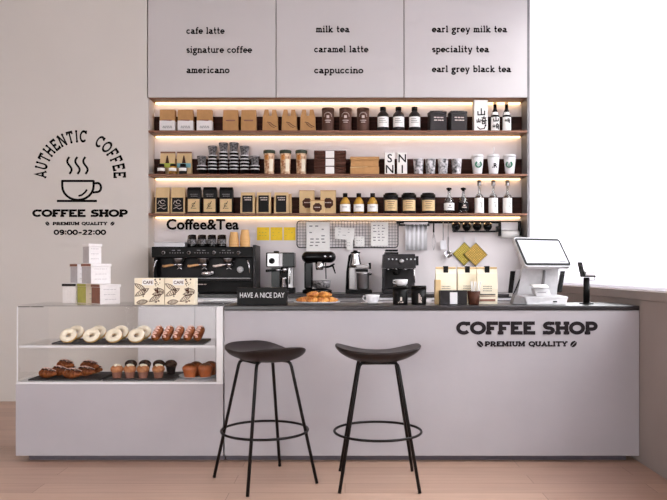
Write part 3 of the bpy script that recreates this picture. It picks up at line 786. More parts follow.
obj('tuck_flap', MB().hexa([(-w/2,-.064,6.2*U),(w*.1,-.064,7.2*U),(w*.1,-.0605,7.2*U),(-w/2,-.0605,6.2*U)],[(-w/2,-.064,7.0*U),(w*.1,-.064,7.6*U),(w*.1,-.0605,7.6*U),(-w/2,-.0605,7.0*U)]), 'kraftl', t)
t = thing('kraft_box', 'flat kraft carton with a wide lid, upper one of two beside letter blocks', 'box', (wx(364.5, YS), YS, SH[1]+7.6*U+.0015), group='kraft cartons on the middle shelf')
obj('box', MB().box(-w/2+.004, w/2-.004, -.056, .066, 0, 6.4*U), 'kraft', t, bevel=.002)
obj('lid', MB().box(-w/2-.002, w/2+.002, -.063, .073, 6.5*U, 9.6*U), 'kraft', t, bevel=.002)
for px, (a_, b_), lb in ((389.5, 'SN', 'white block with the letters S and N'), (402, 'NI', 'white block with the letters N and I')):
    t = thing('letter_block', lb + ' on the middle shelf', 'block', sp(px, 1), group='white letter blocks')
    w, h = 9.6*U, 22*U
    obj('block', MB().box(-w/2, w/2, -.03, .03, 0, h), 'paper', t, bevel=.0015)
    for ch, zz in ((a_, h*.56), (b_, h*.07)): obj('letter', font_mb(MB(), ch, .108, 0, -.0305, zz, bold=.008), 'ink', t)
def mk_glass():
    t = thing('patterned_glass', '', 'glass'); r, h = 5.2*U, 15.5*U
    obj('glass_body', MB().lathe([(r*.78,0),(r*.82,.004),(r,h),(r*.94,h),(r*.74,.01),(0,.01)], 24), 'marble', t)
    obj('rim', MB().lathe([(r*1.0,h+.0005),(r*1.02,h+.003),(r*.97,h+.005),(r*.93,h+.001)], 24, caps=False), 'white', t)
    return t
series(mk_glass, [sp(x, 1) for x in (418.5, 430.5, 443, 456.5)],
  ['black and white swirled glass nearest the letter blocks', 'black and white swirled glass, second from the letter blocks', 'black and white swirled glass, second from the takeaway cups', 'black and white swirled glass nearest the takeaway cups'], 'swirled glasses on the middle shelf', [0, 1.1, 2.3, 3.9])
def mk_takeaway(kind):
    t = thing('takeaway_cup', '', 'takeaway cup'); r, h = 6.3*U, 20*U
    rr = lambda z: r*(.66+.30*z/(h*.9))
    obj('cup_body', MB().lathe([(rr(0),0),(rr(0)+.001,.002),(rr(h*.88),h*.88),(rr(h*.88)*.9,h*.88)], 28), 'white', t)
    obj('lid', MB().lathe([(r*1.02,h*.88),(r*1.03,h*.92),(r*.93,h*.93),(r*.9,h),(0,h)], 28), 'white', t)
    if kind == 'R':
        mb = font_mb(MB(), '.R', .058, 0, -rr(h*.4)-.002, h*.34, bold=.03); obj('letter_mark', mb, 'ink', t)
        obj('straw', MB().tube([(0,0,h*.99),(.004,.0,h+8*U)], .0035, 8), 'white', t)
    else:
        yy = -rr(h*.45)-.0022
        tilt = Matrix.Translation((0, yy, h*.5)) @ Matrix.Rotation(-.085 if kind=='a' else -.085, 4, 'X')
        R1 = 3.7*U*.95
        mb = MB(); n = 28
        vs = []; 
        for q_ in ((R1, -.0012), (R1, 0.004)): vs += [(q_[0]*math.cos(2*PI*k/n), q_[1], q_[0]*math.sin(2*PI*k/n)) for k in range(n)]
        mb.add(vs, [tuple(range(n)), tuple(reversed(range(n, 2*n)))]+[(k, k+n, (k+1) % n+n, (k+1) % n) for k in range(n)], False, tilt)
        obj('round_emblem', mb, 'green', t)
        mb = MB(); s = R1
        TT = lambda a, b: (a*s, b*s)
        m2 = MB()
        rb2 = lambda m_, p_, w_, T_, y_: ribbon(m_, [(a*s, b*s) for a, b in p_], w_*s, lambda a, b: (a, b), y_)
        rb2(m2, A_(0, .12, .16, .2, 0, 360, 14), .12, TT, -.0013)
        rb2(m2, [(-.3,.35),(-.42,-.1),(-.3,-.55)], .12, TT, -.0013); rb2(m2, [(.3,.35),(.42,-.1),(.3,-.55)], .12, TT, -.0013)
        rb2(m2, [(-.18,.5),(0,.68),(.18,.5)], .12, TT, -.0013); rb2(m2, [(-.1,-.3),(0,-.6),(.1,-.3)], .1, TT, -.0013)
        mb.add(m2.v, m2.f, False, tilt)
        obj('emblem_figure', mb, 'white', t)
    return t
for px, kd, lb in ((477.5, 'a', 'white takeaway cup with round green emblem, left of the strawed cup'), (493.5, 'R', 'white takeaway cup with a straw and a black letter R'), (509.8, 'c', 'white takeaway cup with round green emblem at the shelf\'s right end')):
    a = mk_takeaway(kd); a.location = sp(px, 1); a['label'] = lb; a['group'] = 'white takeaway cups on the middle shelf'
    if kd == 'c': a.rotation_euler = (0, 0, -.35)

# --- bottom shelf
def mk_scribble():
    t = thing('coffee_bag', '', 'coffee bag'); w, h = 14*U, 26.5*U
    obj('bag', paper_bag(w, .06, h, 0), 'kraftl', t)
    obj('black_label', MB().box(-w*.40, w*.40, -.034, -.031, h*.06, h*.60), 'black', t)
    mb = MB(); T = lambda a, b: (a, b)
    ribbon(mb, [(-w*.3,h*.18),(-w*.1,h*.24),(w*.12,h*.17),(w*.3,h*.22)], .004, T, -.0342); ribbon(mb, [(-w*.22,h*.33),(0,h*.28),(w*.25,h*.33)], .004, T, -.0342)
    ribbon(mb, [(w*.05+w*.16*math.cos(a), h*.44+h*.07*math.sin(a)) for a in [k*.5 for k in range(12)]], .004, T, -.0342)
    ribbon(mb, [(-w*.3,h*.36),(-w*.2,h*.48),(-w*.05,h*.42)], .004, T, -.0342)
    obj('scribble_print', mb, 'taupe', t); return t
series(mk_scribble, [sp(163, 2), sp(178.5, 2)], ['kraft bag with black scribbled label at the left end of bottom shelf', 'kraft bag with black scribbled label, second on the bottom shelf'], 'scribble-label bags on the bottom shelf')
def mk_blacktop():
    t = thing('coffee_bag', '', 'coffee bag'); w, h = 13.2*U, 26.5*U
    obj('bag', MB().box(-w/2, w/2, -.035, .035, 0, h*.90).hexa([(-w/2,-.035,h*.9),(w/2,-.035,h*.9),(w/2,.035,h*.9),(-w/2,.035,h*.9)],[(-w*.48,-.02,h),(w*.48,-.02,h),(w*.48,.0,h),(-w*.48,.0,h)]), 'black', t, bevel=.002)
    obj('paper_label', MB().box(-w*.44, w*.44, -.0375, -.0355, h*.07, h*.55), 'kraftl', t)
    mb = MB(); T = lambda a, b: (a, b)
    ribbon(mb, A_(0, h*.33, w*.12, h*.06, 30, 330, 10), .004, T, -.0376); ribbon(mb, [(-w*.2,h*.18),(w*.15,h*.46)], .005, T, -.0376); ribbon(mb, [(-w*.1,h*.2),(w*.2,h*.2)], .004, T, -.0376)
    obj('emblem', mb, 'black', t)
    obj('small_print', marks(MB(), 2, -w*.3, w*.3, h*.74, h*.07, h*.028, -.0355, 4), 'mgrey', t); return t
series(mk_blacktop, [sp(x, 2) for x in (194.5, 210.3, 226.5)], [f'{a} of three black coffee bags with tan label panels' for a in LMR], 'black coffee bags on the bottom shelf')
def mk_framed():
    t = thing('coffee_bag', '', 'coffee bag'); w, h = 14.2*U, 21.5*U
    obj('bag', paper_bag(w, .07, h, 0), 'kraftl', t)
    obj('black_label', MB().box(-w*.36, w*.36, -.039, -.036, h*.07, h*.84), 'black', t)
    obj('small_print', marks(MB(), 2, -w*.28, w*.28, h*.76, h*.1, h*.045, -.0392, 8), 'taupe', t); return t
series(mk_framed, [sp(x, 2) for x in (248, 264, 281.5)], [f'{a} of three kraft bags framed round a large black label' for a in LMR], 'black-label kraft bags on the bottom shelf')
a = thing('coffee_bag', 'kraft bag mostly hidden behind the rightmost large-black-label bag', 'coffee bag', sp(285.3, 2, 6.80)); obj('bag', paper_bag(13*U, .05, 21*U, 0), 'kraftl', a)
def mk_carton(w, h, px, Y, lb, mx):
    t = thing('kraft_carton', lb, 'box', sp(px, 2, Y), group='dark-badge kraft cartons')
    obj('box', MB().box(-w/2, w/2, -.03, .03, 0, h), 'kraftl', t, bevel=.002)
    obj('tuck_top', MB().box(-w/2-.001, w/2+.001, -.031, .031, h+.0005, h+.008), 'kraft', t)
    mb = MB(); n = 16; R = min(w*.32, h*.34)
    mb.prism([(mx+R*(1+.13*(k % 2))*math.cos(2*PI*k/n), h*.48+R*(1+.13*(k % 2))*math.sin(2*PI*k/n)) for k in range(n)], -.032, -.0302)
    obj('badge', mb, 'brownb', t); obj('badge_print', marks(MB(), 1, mx-R*.7, mx+R*.7, h*.52, .01, .008, -.0322, 3), 'taupe', t)
mk_carton(15*U, 23*U, 307, 6.77, 'tall kraft carton with dark badge beside the black-label bags', .005)
mk_carton(15.5*U, 23*U, 328.2, 6.77, 'tall kraft carton with dark badge beside the gold bottles', .0)
mk_carton(14*U, 12.5*U, 317.5, 6.70, 'low kraft carton with dark badge in front of the two tall ones', .0)
def mk_goldbottle():
    t = thing('syrup_bottle', '', 'bottle'); r, h = 5.2*U, 20.8*U
    obj('bottle_body', MB().lathe([(r*.92,0),(r,.004),(r,h*.50),(r*.88,h*.60),(r*.45,h*.76),(r*.38,h*.80)], 24), 'gold', t)
    obj('cap', MB().lathe([(r*.46,h*.80),(r*.46,h*.99),(0,h)], 18), 'black', t)
    obj('paper_label', MB().arc(r, h*.10, h*.45, -1.3, 1.3, n=14), 'paper', t)
    obj('label_print', MB().arc(r+.0013, h*.30, h*.33, -.6, .4, n=5, th=.0006), 'mgrey', t); return t
series(mk_goldbottle, [sp(x, 2) for x in (345.2, 358.8, 372.6)], [f'{a} of three golden bottles with white labels and black caps' for a in LMR], 'golden bottles on the bottom shelf')
def mk_candle():
    t = thing('tea_jar', '', 'jar'); r, h = 7.1*U, 20.6*U
    obj('jar_body', MB().lathe([(r*.94,0),(r,.004),(r,h*.74),(r*.96,h*.76)], 28), 'dgrey', t)
    obj('lid', MB().lathe([(r*1.03,h*.765),(r*1.06,h*.79),(r*1.04,h*.93),(r*.85,h*.94),(r*.83,h),(0,h)], 28), 'black', t)
    obj('kraft_label', MB().arc(r, h*.13, h*.65, -1.05, 1.05, n=14), 'kraftl', t)
    mb = MB()
    for k in range(4): mb.arc(r+.0013, h*(.55-.1*k), h*(.575-.1*k), -.55+.1*(k % 2), .55-.12*(k % 3), n=5, th=.0006)
    obj('label_print', mb, 'brownc', t); return t
series(mk_candle, [sp(x, 2) for x in (390.7, 408.8, 428)], [f'{a} of three wide dark jars with kraft labels' for a in LMR], 'dark jars on the bottom shelf')
def mk_clear(lab, lb, px):
    t = thing('glass_bottle', lb, 'bottle', sp(px, 2), group='clear bottles with dark stoppers'); r, h = 5.1*U, 26.6*U
    obj('bottle_body', MB().lathe([(r*.9,0),(r,.005),(r,h*.42),(r*.9,h*.52),(r*.4,h*.66),(r*.3,h*.72),(r*.3,h*.9)], 24), 'glassb', t)
    obj('liquid', MB().lathe([(r*.85,.004),(r*.93,.01),(r*.93,h*.40),(0,h*.40)], 24), 'glassp', t)
    obj('stopper', MB().lathe([(r*.27,h*.86),(r*.27,h*.905),(r*.5,h*.91),(r*.52,h*.97),(0,h)], 18), 'black', t)
    obj('paper_label', MB().arc(r, h*.13, h*.40, -1.4, 1.4, n=14), lab, t)
    obj('label_print', MB().arc(r+.0013, h*.22, h*.25, -.4, .5, n=5, th=.0006).arc(r+.0013, h*.28, h*.33, -.15, .25, n=4, th=.0006), 'mgrey' if lab == 'paper' else 'taupe', t)
mk_clear('paper', 'clear stoppered bottle with white label on the bottom shelf', 449); mk_clear('black', 'clear stoppered bottle with black label on the bottom shelf', 463.3)
def mk_white():
    t = thing('soap_bottle', '', 'bottle'); r, h = 4.5*U, 34*U
    obj('bottle_body', MB().lathe([(r*.92,0),(r,.005),(r,h*.46),(r*.8,h*.54),(r*.35,h*.61),(r*.28,h*.66),(r*.28,h*.86)], 22), 'glassb', t)
    obj('syrup', MB().lathe([(r*.85,.005),(r*.94,.012),(r*.94,h*.45),(r*.74,h*.525),(0,h*.55)], 22), 'brownb', t)
    obj('cap', MB().lathe([(r*.42,h*.83),(r*.45,h*.84),(r*.45,h*.99),(0,h)], 18), 'steel', t)
    obj('paper_label', MB().arc(r, h*.02, h*.46, -1.5, 1.5, n=16), 'paper', t)
    mb = MB(); ribbon(mb, [(.0,h*.34),(.018,h*.30),(.01,h*.22),(.02,h*.17)], .003, lambda a,b:(a,b), -r-.0012); obj('label_print', mb, 'dgrey', t); return t
series(mk_white, [sp(x, 2) for x in (479.2, 493.2, 507.4)], [f'{a} of three tall clear bottles wrapped in white labels' for a in LMR], 'white-label bottles at the right end of the bottom shelf')
# ================================================================== back wall and worktop
YB = BACK - .002
# lettering above the machine
lt = thing('wall_sign', 'black Coffee&Tea lettering on the wall above the espresso machine', 'sign', (wx(202.5, BACK), BACK, wz(229.3, BACK)))
obj('lettering', font_mb(MB(), 'Coffee&Tea', .138, 0, -.001, 0, bold=.028, th=.006, space=1.03), 'ink', lt)
# back worktop
WT = 1.0; CY = 6.3; bxl = wx(138.5, CY+.02)
bc_ = thing('back_counter', 'black-topped white cabinet run against the back wall', 'counter', (0, CY, 0))
obj('cabinet_body', MB().box(NL+.012, NR-.014, .022, CABY-CY-.001, .08, WT-.031).box(NL+.013, NR-.014, CABY-CY, BACK-CY-.003, .08, WT-.031), 'white', bc_)
obj('worktop', MB().box(bxl-.01, NR-.013, -.01, CABY-CY-.001, WT-.03, WT).box(NL+.013, NR-.013, CABY-CY-.001, BACK-CY-.003, WT-.03, WT), 'slab', bc_, bevel=.003)
obj('end_panel', MB().box(bxl, NL+.011, .02, CABY-CY-.001, .08, WT-.031), 'white', bc_)
n = 7; dw = (NR-.016-bxl)/n
for i in range(n):
    d = obj('door', MB().box(bxl+i*dw+.002, bxl+(i+1)*dw-.002, 0, .019, .09, WT-.035), 'white' if i not in (2, 3) else 'mgrey', bc_, bevel=.002)
    obj('handle', MB().box(bxl+i*dw+.08, bxl+(i+1)*dw-.08, -.012, -.001, WT-.06, WT-.05), 'steel', d)
obj('plinth', MB().box(bxl+.01, NR-.02, .05, .07, 0, .0795), 'kick', bc_)
def bp(px, Y): return (wx(px, Y), Y, WT+.0005)

# --- big espresso machine (3 groups)
YE = 6.345; u = YE/F
em = thing('espresso_machine', 'wide black three-group espresso machine with wooden portafilter handles', 'espresso machine', (wx(202.5, YE), YE, WT+.0005))
X = lambda p: wx(p, YE) - wx(202.5, YE)
Z = lambda p: wz(p, YE) - WT
obj('base', MB().box(X(153), X(252), .03, .36, .012, Z(281)), 'black', em, bevel=.004)
mm = MB()
for fx in (X(158), X(247)):
    for fy in (.06, .32): mm.lathe([(.014,0),(.014,.012)], 12, (fx, fy, 0))
obj('feet', mm, 'black', em)
obj('drip_tray', MB().box(X(153), X(252), 0, .2, Z(281)+.001, Z(278.5)), 'dgrey', em, bevel=.003)
obj('tray_grille', MB().box(X(155), X(250), .006, .19, Z(278.5)+.0005, Z(278.5)+.003), 'steel', em)
obj('back_panel', MB().box(X(156), X(250), .14, .18, Z(278)+.0, Z(258)), 'dgrey', em)
obj('upper_body', MB().box(X(151.5), X(252.5), .0, .38, Z(257.8), Z(246.8)), 'black', em, bevel=.006)
obj('rear_body', MB().box(X(155), X(251), .185, .36, Z(280.5), Z(258.2)), 'black', em)
mm = MB().box(X(153), X(156), .02, .34, Z(279), Z(258)); obj('side_frame', mm, 'black', em)
mm = MB().box(X(252.8), X(255.5), -.0, .36, .005, Z(245)); obj('side_frame', mm, 'dgrey', em)
for kx in (163.5, 188.8, 214, 238.6):
    k_ = obj('dial', MB().lathe([(.0155,0),(.0155,.008),(.012,.010),(0,.010)], 18, M=Matrix.Translation((X(kx), -.0005, Z(252.7))) @ Matrix.Rotation(PI/2, 4, 'X')), 'steel', em)
    obj('dial_face', MB().lathe([(.010,.0102),(.010,.012),(0,.012)], 14, M=Matrix.Translation((X(kx), -.0005, Z(252.7))) @ Matrix.Rotation(PI/2, 4, 'X')), 'black', k_)
for g in (176, 201, 226):
    mm = MB()
    for k in range(6): mm.lathe([(.0055,0),(.0055,.004),(0,.004)], 10, M=Matrix.Translation((X(g-6+k*2.6), -.0005, Z(252.9))) @ Matrix.Rotation(PI/2, 4, 'X'))
    mm.box(X(g-4), X(g-1), -.002, 0, Z(250.8), Z(250)).box(X(g+1.5), X(g+4.5), -.002, 0, Z(250.8), Z(250))
    obj('button_row', mm, 'mgrey', em)
for g, hm in ((177, 'wood'), (202, 'wood'), (227, 'taupe')):
    gh = obj('group_head', MB().lathe([(.028,Z(263.5)),(.040,Z(262)),(.052,Z(259)),(.052,Z(257.9))], 22, (X(g), .06, 0)), 'steel', em)
    pf = obj('portafilter', MB().lathe([(.008,Z(268.5)),(.012,Z(267)),(.030,Z(265.5)),(.032,Z(263.6))], 20, (X(g+1), .06, 0))
        .tube([(X(g),.04,Z(264.5)),(X(g-3.5),.0,Z(265))], .007, 8).tube([(X(g+1),.06,Z(267.5)),(X(g-1.5),.055,Z(269.3))], .005, 8).tube([(X(g+1),.06,Z(267.5)),(X(g+3.5),.055,Z(269.3))], .005, 8), 'chrome', em)
    obj('handle', MB().tube([(X(g-3.4),-.0,Z(264.9)),(X(g-6),-.02,Z(265.3)),(X(g-11),-.045,Z(266.3)),(X(g-13),-.055,Z(266))], [.007,.011,.0115,.009], 12), hm, pf)
for s, px in ((1, 155.5), (-1, 249)):
    obj('steam_wand', MB().tube([(X(px+3*s),.0,Z(259.5)),(X(px+1*s),-.02,Z(261)),(X(px-.5*s),-.03,Z(266)),(X(px-1.2*s),-.03,Z(273))], .0055, 8), 'chrome', em)
obj('pressure_gauge', MB().lathe([(.029,0),(.029,.012),(.025,.014),(0,.014)], 24, M=Matrix.Translation((X(238), .139, Z(269.5))) @ Matrix.Rotation(PI/2, 4, 'X')), 'white', em)
obj('round_badge', MB().ellip((X(203.5), .135, Z(273.5)), .052, .02, .030, 22, 12).ellip((X(209.5), .125, Z(272.5)), .02, .016, .022, 14, 8), 'chrome', em)
obj('name_strip', marks(MB(), 1, X(195), X(206), Z(284), .01, .008, .0295, 9), 'taupe', em)
tr = tag(obj('white_tray', MB().box(-.135,.135,-.1,.1,0,.036).box(-.142,.142,-.107,.107,.036,.043), 'white', bevel=.004), 'white tray lying on the left end of the espresso machine', 'tray', loc=(wx(172, 6.5), 6.5, WT+Z(246.8)+.001))
ETOP = WT + Z(246.8) + .001
# glasses upside down on the machine
def mk_tumbler():
    t = thing('glass_tumbler', '', 'glass')
    obj('glass_body', MB().lathe([(.040,0),(.041,.003),(.033,.108),(.0,.112)], 20), 'glassd', t)
    obj('etched_band', MB().lathe([(.0395,.028),(.0368,.07)], 20, caps=False), 'printed', t)
    return t
locs = []; labs = []
rows = [(6.44, 'front row'), (6.54, 'back row')]
names5 = ['first', 'second', 'third', 'fourth']
for Y_, rw in rows:
    for k in range(4):
        locs.append((wx(192.5+k*9.9 - (0 if Y_ < 6.5 else 1), Y_), Y_, ETOP)); labs.append(f'dark tumbler upside down on the espresso machine, {names5[k]} from left in {rw}')
series(mk_tumbler, locs, labs, 'tumblers on the espresso machine')
# wooden-coloured paper cups in two stacks
def mk_pcup():
    t = thing('paper_cup', '', 'paper cup'); obj('cup_body', MB().lathe([(.045,0),(.0465,.003),(.0455,.006),(.0325,.092),(0,.093),(0,.091),(.0312,.0905),(.0435,.004),(.0435,0),(.045,0)], 26, caps=False), 'bread2', t); return t
K['bread2'] = mat('tan_paper', (224, 176, 116), .6, var=.03)
locs = []; labs = []
for px, n, nm_ in ((234, 3, 'left'), (245, 4, 'right')):
    for k in range(n):
        locs.append((wx(px, 6.45), 6.45, ETOP + k*.021)); labs.append(f'tan paper cup upside down, {["lowest","second","third","fourth"][k]} in the {nm_} stack on the machine' if k < n-1 else f'tan paper cup upside down, top of the {nm_} stack on the machine')
series(mk_pcup, locs, labs, 'tan paper cups on the espresso machine')

# --- chrome and black home espresso maker
def home_machine():
    Y = 6.45; X = lambda p: wx(p, Y) - wx(280, Y); Z = lambda p: wz(p, Y) - WT
    t = thing('espresso_machine', 'small black and chrome espresso maker beside the wide machine', 'coffee machine', bp(280, Y))
    obj('base', MB().box(X(268), X(294), -.02, .2, .0, Z(288)), 'black', t, bevel=.004)
    obj('column', MB().box(X(271), X(279.5), .03, .19, Z(288)+.001, Z(268)), 'gloss', t, bevel=.003)
    obj('side_panel', MB().box(X(288), X(292.5), .02, .19, Z(288)+.001, Z(268)), 'steel', t, bevel=.003)
    obj('rear_panel', MB().box(X(280), X(287.5), .12, .19, Z(288)+.001, Z(268)), 'dgrey', t)
    obj('head', MB().box(X(266), X(294.5), -.0, .2, Z(267.5), Z(252.5)), 'gloss', t, bevel=.008)
    obj('chrome_panel', MB().box(X(267.5), X(279), -.012, -.001, Z(266.5), Z(253.5)), 'steel', t, bevel=.002)
    obj('white_stripe', MB().box(X(279.3), X(282.5), -.013, -.001, Z(266.5), Z(253.5)), 'white', t)
    obj('dial', MB().lathe([(.026,0),(.026,.014),(.02,.018),(0,.018)], 22, M=Matrix.Translation((X(272), -.0125, Z(261))) @ Matrix.Rotation(PI/2, 4, 'X')), 'black', t)
    obj('lid_knob', MB().box(X(273), X(278), .06, .12, Z(252.4), Z(250.8)), 'black', t, bevel=.003)
    pf = obj('portafilter', MB().lathe([(.020,Z(272.5)),(.030,Z(271)),(.032,Z(267.6))], 20, (X(284), .04, 0)).tube([(X(284),.02,Z(270.5)),(X(276),-.05,Z(270))], .007, 8), 'chrome', t)
    obj('handle', MB().tube([(X(276.2),-.05,Z(270)),(X(267),-.085,Z(271))], [.009,.012], 12), 'black', pf)
    obj('steam_wand', MB().tube([(X(291),-.0,Z(268)),(X(290.5),-.03,Z(272)),(X(289.5),-.035,Z(284))], .005, 8), 'chrome', t)
    obj('milk_jug', MB().lathe([(.030,Z(288)+.001),(.032,Z(287)),(.026,Z(279)),(.030,Z(277.5))], 22, (X(283.5), .05, 0)), 'chrome', t)
home_machine()
def retro():
    Y = 6.42; X = lambda p: wx(p, Y) - wx(318, Y); Z = lambda p: wz(p, Y) - WT
    t = thing('espresso_machine', 'retro black espresso maker with rounded domed head', 'coffee machine', bp(318, Y))
    obj('base', MB().lathe([(.128,0),(.134,.006),(.132,.03),(.11,.04),(0,.042)], 36, (X(317), .04, 0), sy=.85), 'gloss', t)
    obj('column', MB().box(X(304), X(312.5), .03, .13, Z(289), Z(262)), 'gloss', t, bevel=.015, seg=4)
    # capsule head
    mb = MB(); pts = []; rs = []
    for k in range(13):
        a = -PI/2 + PI*k/12; 
        if k <= 6: pts.append((X(307)+.052*math.sin(a)*1.0, .05, Z(257))); rs.append(max(.002, .052*math.cos(a)))
    for k in range(7): a = PI/2*k/6; pts.append((X(330)+.052*math.sin(a), .05, Z(257))); rs.append(max(.002, .052*math.cos(a)))
    mb.tube(pts, rs, 24, M=Matrix.Diagonal((1, 1.5, 1, 1)))
    obj('domed_head', mb, 'gloss', t)
    obj('highlight_button', MB().ellip((X(325), -.008, Z(256.5)), .012, .006, .010, 14, 8).ellip((X(330.5), -.002, Z(256.5)), .010, .006, .009, 14, 8), 'chrome', t)
    pf = obj('group_head', MB().lathe([(.030,Z(270)),(.036,Z(268.5)),(.040,Z(262))], 22, (X(319.5), .03, 0)), 'chrome', t)
    obj('handle', MB().tube([(X(322),.01,Z(267)),(X(328),-.04,Z(267)),(X(333),-.06,Z(266)),(X(335.5),-.065,Z(273.5))], [.006,.010,.010,.005], 10), 'black', pf)
    obj('handle', MB().tube([(X(330),-.02,Z(266)),(X(334.5),-.03,Z(264))], [.006,.008], 10), 'black', pf)
    obj('wand', MB().tube([(X(325.5),.03,Z(263)),(X(326),.02,Z(279))], .005, 8), 'black', t)
    obj('drip_grille', MB().lathe([(.045,.0425),(.075,.052),(.082,Z(281)),(.078,Z(280.5)),(.04,.048)], 24, (X(321.5), .03, 0)), 'printed', t)
retro()
def grinder():
    Y = 6.45; X = lambda p: wx(p, Y) - wx(358, Y); Z = lambda p: wz(p, Y) - WT
    t = thing('coffee_grinder', 'chrome grinder with dark frame and steel cup between two espresso makers', 'coffee grinder', bp(358, Y))
    obj('base', MB().box(X(345.5), X(372), -.03, .17, 0, Z(290)), 'black', t, bevel=.004)
    obj('back_frame', MB().tube([(X(348),.08,Z(290)),(X(348.5),.08,Z(272)),(X(350.5),.08,Z(256)),(X(353),.08,Z(253.5))], [.022,.02,.018,.014], 10), 'black', t)
    obj('body', MB().box(X(349), X(355.5), .02, .14, Z(290)+.001, Z(267.5)), 'steel', t, bevel=.006)
    obj('motor_head', MB().lathe([(.058,Z(267.4)),(.056,Z(264)),(.036,Z(254.5)),(.040,Z(253))], 26, (X(355.5), .06, 0)), 'chrome', t)
    obj('top_lid', MB().lathe([(.044,Z(252.9)),(.044,Z(252)),(.022,Z(251.6)),(.018,Z(250.2)),(0,Z(250))], 24, (X(355.5), .06, 0)), 'black', t)
    obj('spout', MB().box(X(356), X(369), -.03, .08, Z(268.5), Z(264.5)), 'steel', t, bevel=.008)
    obj('clamp', MB().box(X(368.6), X(371), -.02, .05, Z(269), Z(262.8)).box(X(355.7), X(368), -.02, .06, Z(272), Z(269)), 'black', t, bevel=.002)
    cu = obj('steel_cup', MB().lathe([(.050,Z(289.5)),(.055,Z(288)),(.057,Z(274)),(.060,Z(273)),(.054,Z(273)),(.05,Z(287))], 26, (X(363), .02, 0)), 'steel', t)
    obj('handle', MB().tube([(X(369.3),-.0,Z(275)),(X(371.5),-.01,Z(274))], .006, 8), 'black', cu)
grinder()
def dark_machine():
    Y = 6.42; X = lambda p: wx(p, Y) - wx(401, Y); Z = lambda p: wz(p, Y) - WT
    t = thing('espresso_machine', 'charcoal espresso maker with round dial, behind the black canisters', 'coffee machine', bp(401, Y))
    obj('base', MB().box(X(383), X(417), -.02, .26, 0, Z(289)), 'dgrey', t, bevel=.004)
    obj('back_panel', MB().box(X(383.5), X(416), .12, .26, Z(289)+.001, Z(268.5)), 'dgrey', t, bevel=.004)
    obj('side_column', MB().box(X(383), X(385.5), .0, .119, Z(289)+.001, Z(268.5)), 'dgrey', t)
    obj('head', MB().hexa([(X(383),-.0,Z(268.3)),(X(416),-.0,Z(268.3)),(X(416),.26,Z(268.3)),(X(383),.26,Z(268.3))],
        [(X(384),.02,Z(254)),(X(415.5),.02,Z(254)),(X(415.5),.26,Z(254)),(X(384),.26,Z(254))]), 'dgrey', t, bevel=.005)
    obj('side_bulge', MB().box(X(416.2), X(419), .03, .22, Z(265.5), Z(256)), 'dgrey', t, bevel=.004)
    Rf = Matrix.Rotation(PI/2, 4, 'X')
    obj('round_dial', MB().lathe([(.020,0),(.020,.016),(.017,.018),(0,.018)], 24, M=Matrix.Translation((X(401.7), .006, Z(261.3))) @ Rf), 'steel', t)
    for kx in (388.8, 392.6, 396.5, 407, 411, 415):
        obj('button', MB().lathe([(.007,0),(.007,.006),(0,.006)], 12, M=Matrix.Translation((X(kx), .008, Z(259.3))) @ Rf), 'white', t)
    for gx in (388.5, 396.5, 405.5): obj('group_spout', MB().lathe([(.014,Z(270.3)),(.022,Z(268.4))], 16, (X(gx), .04, 0)), 'chrome', t)
    obj('portafilter', MB().lathe([(.02,Z(275)),(.034,Z(272)),(.036,Z(270.4))], 18, (X(396), .05, 0)).tube([(X(396),.03,Z(273)),(X(396.5),-.05,Z(273.5))], .010, 10), 'black', t)
    obj('steam_wand', MB().tube([(X(413.5),.02,Z(268)),(X(414),-.01,Z(270)),(X(414.5),-.015,Z(283))], .006, 8), 'chrome', t)
    obj('cup_tray', MB().box(X(385.5), X(399), .06, .2, Z(253.9), Z(252)).box(X(386), X(398.5), .06, .19, Z(251.2), Z(249.3)), 'black', t, bevel=.003)
dark_machine()

# --- notes and papers
def flat(name, lb, cat, x0, x1, y0, y1, m, Y=BACK-.004, rot=0, group=None, th=.0012, pr=True, seed=1, npr=5):
    w = (x1-x0)*Y/F/2; h = (y1-y0)*Y/F/2
    t = thing(name, lb, cat, (wx((x0+x1)/2, Y), Y, wz((y0+y1)/2, Y)), group=group, rot=(0, rot, 0))
    obj('sheet', MB().box(-w, w, -th, 0, -h, h), m, t)
    if pr:
        mb = MB(); rnd = random.Random(seed)
        for r in range(npr):
            z = h*.75 - r*h*1.5/npr
            for c in range(3):
                if rnd.random() < .75: mb.box(-w*.75+c*w*.5+rnd.uniform(0,.1)*w, -w*.75+c*w*.5+rnd.uniform(.18,.4)*w, -th-.0008, -th, z-h*.07, z)
        obj('printing', mb, 'mgrey' if m != 'yellow' else 'olive', t)
    return t
for i, (a, b) in enumerate(((257, 269.3), (270.5, 282.5), (283.7, 295.5))):
    flat('sticky_note', f'{LMR[i]} of three yellow notes stuck on the back wall', 'note', a, b, 227.3, 240.3, 'yellow', BACK-.0015, group='yellow notes on the wall', npr=3, seed=i+2)
# wire grid panel
Y = BACK-.02; gp = thing('wire_grid', 'black wire grid panel holding papers on the back wall', 'grid panel', (wx(347.5, Y), Y, wz(234.3, Y)))
w, h = 50.5*Y/F, 13.3*Y/F; mb = MB()
for k in range(1, 34): x = -w + 2*w*k/34; mb.tube([(x, 0, -h), (x, 0, h)], .0016, 5)
for k in range(1, 9): z = -h + 2*h*k/9; mb.tube([(-w, .003, z), (w, .003, z)], .0016, 5)
obj('wires', mb, 'black', gp)
c = .03; fr = []
for (sx, sz, a0) in ((1, -1, -90), (1, 1, 0), (-1, 1, 90), (-1, -1, 180)):
    fr += [(sx*(w-c)+c*math.cos(math.radians(a0+k*22.5)), 0, sz*(h-c)+c*math.sin(math.radians(a0+k*22.5))) for k in range(5)]
obj('frame', MB().tube(fr, .0045, 6, closed=True), 'black', gp)
mm = MB()
for x in (-w*.7, w*.7): mm.tube([(x, 0, h*.4), (x, .0185, h*.4)], .005, 8)
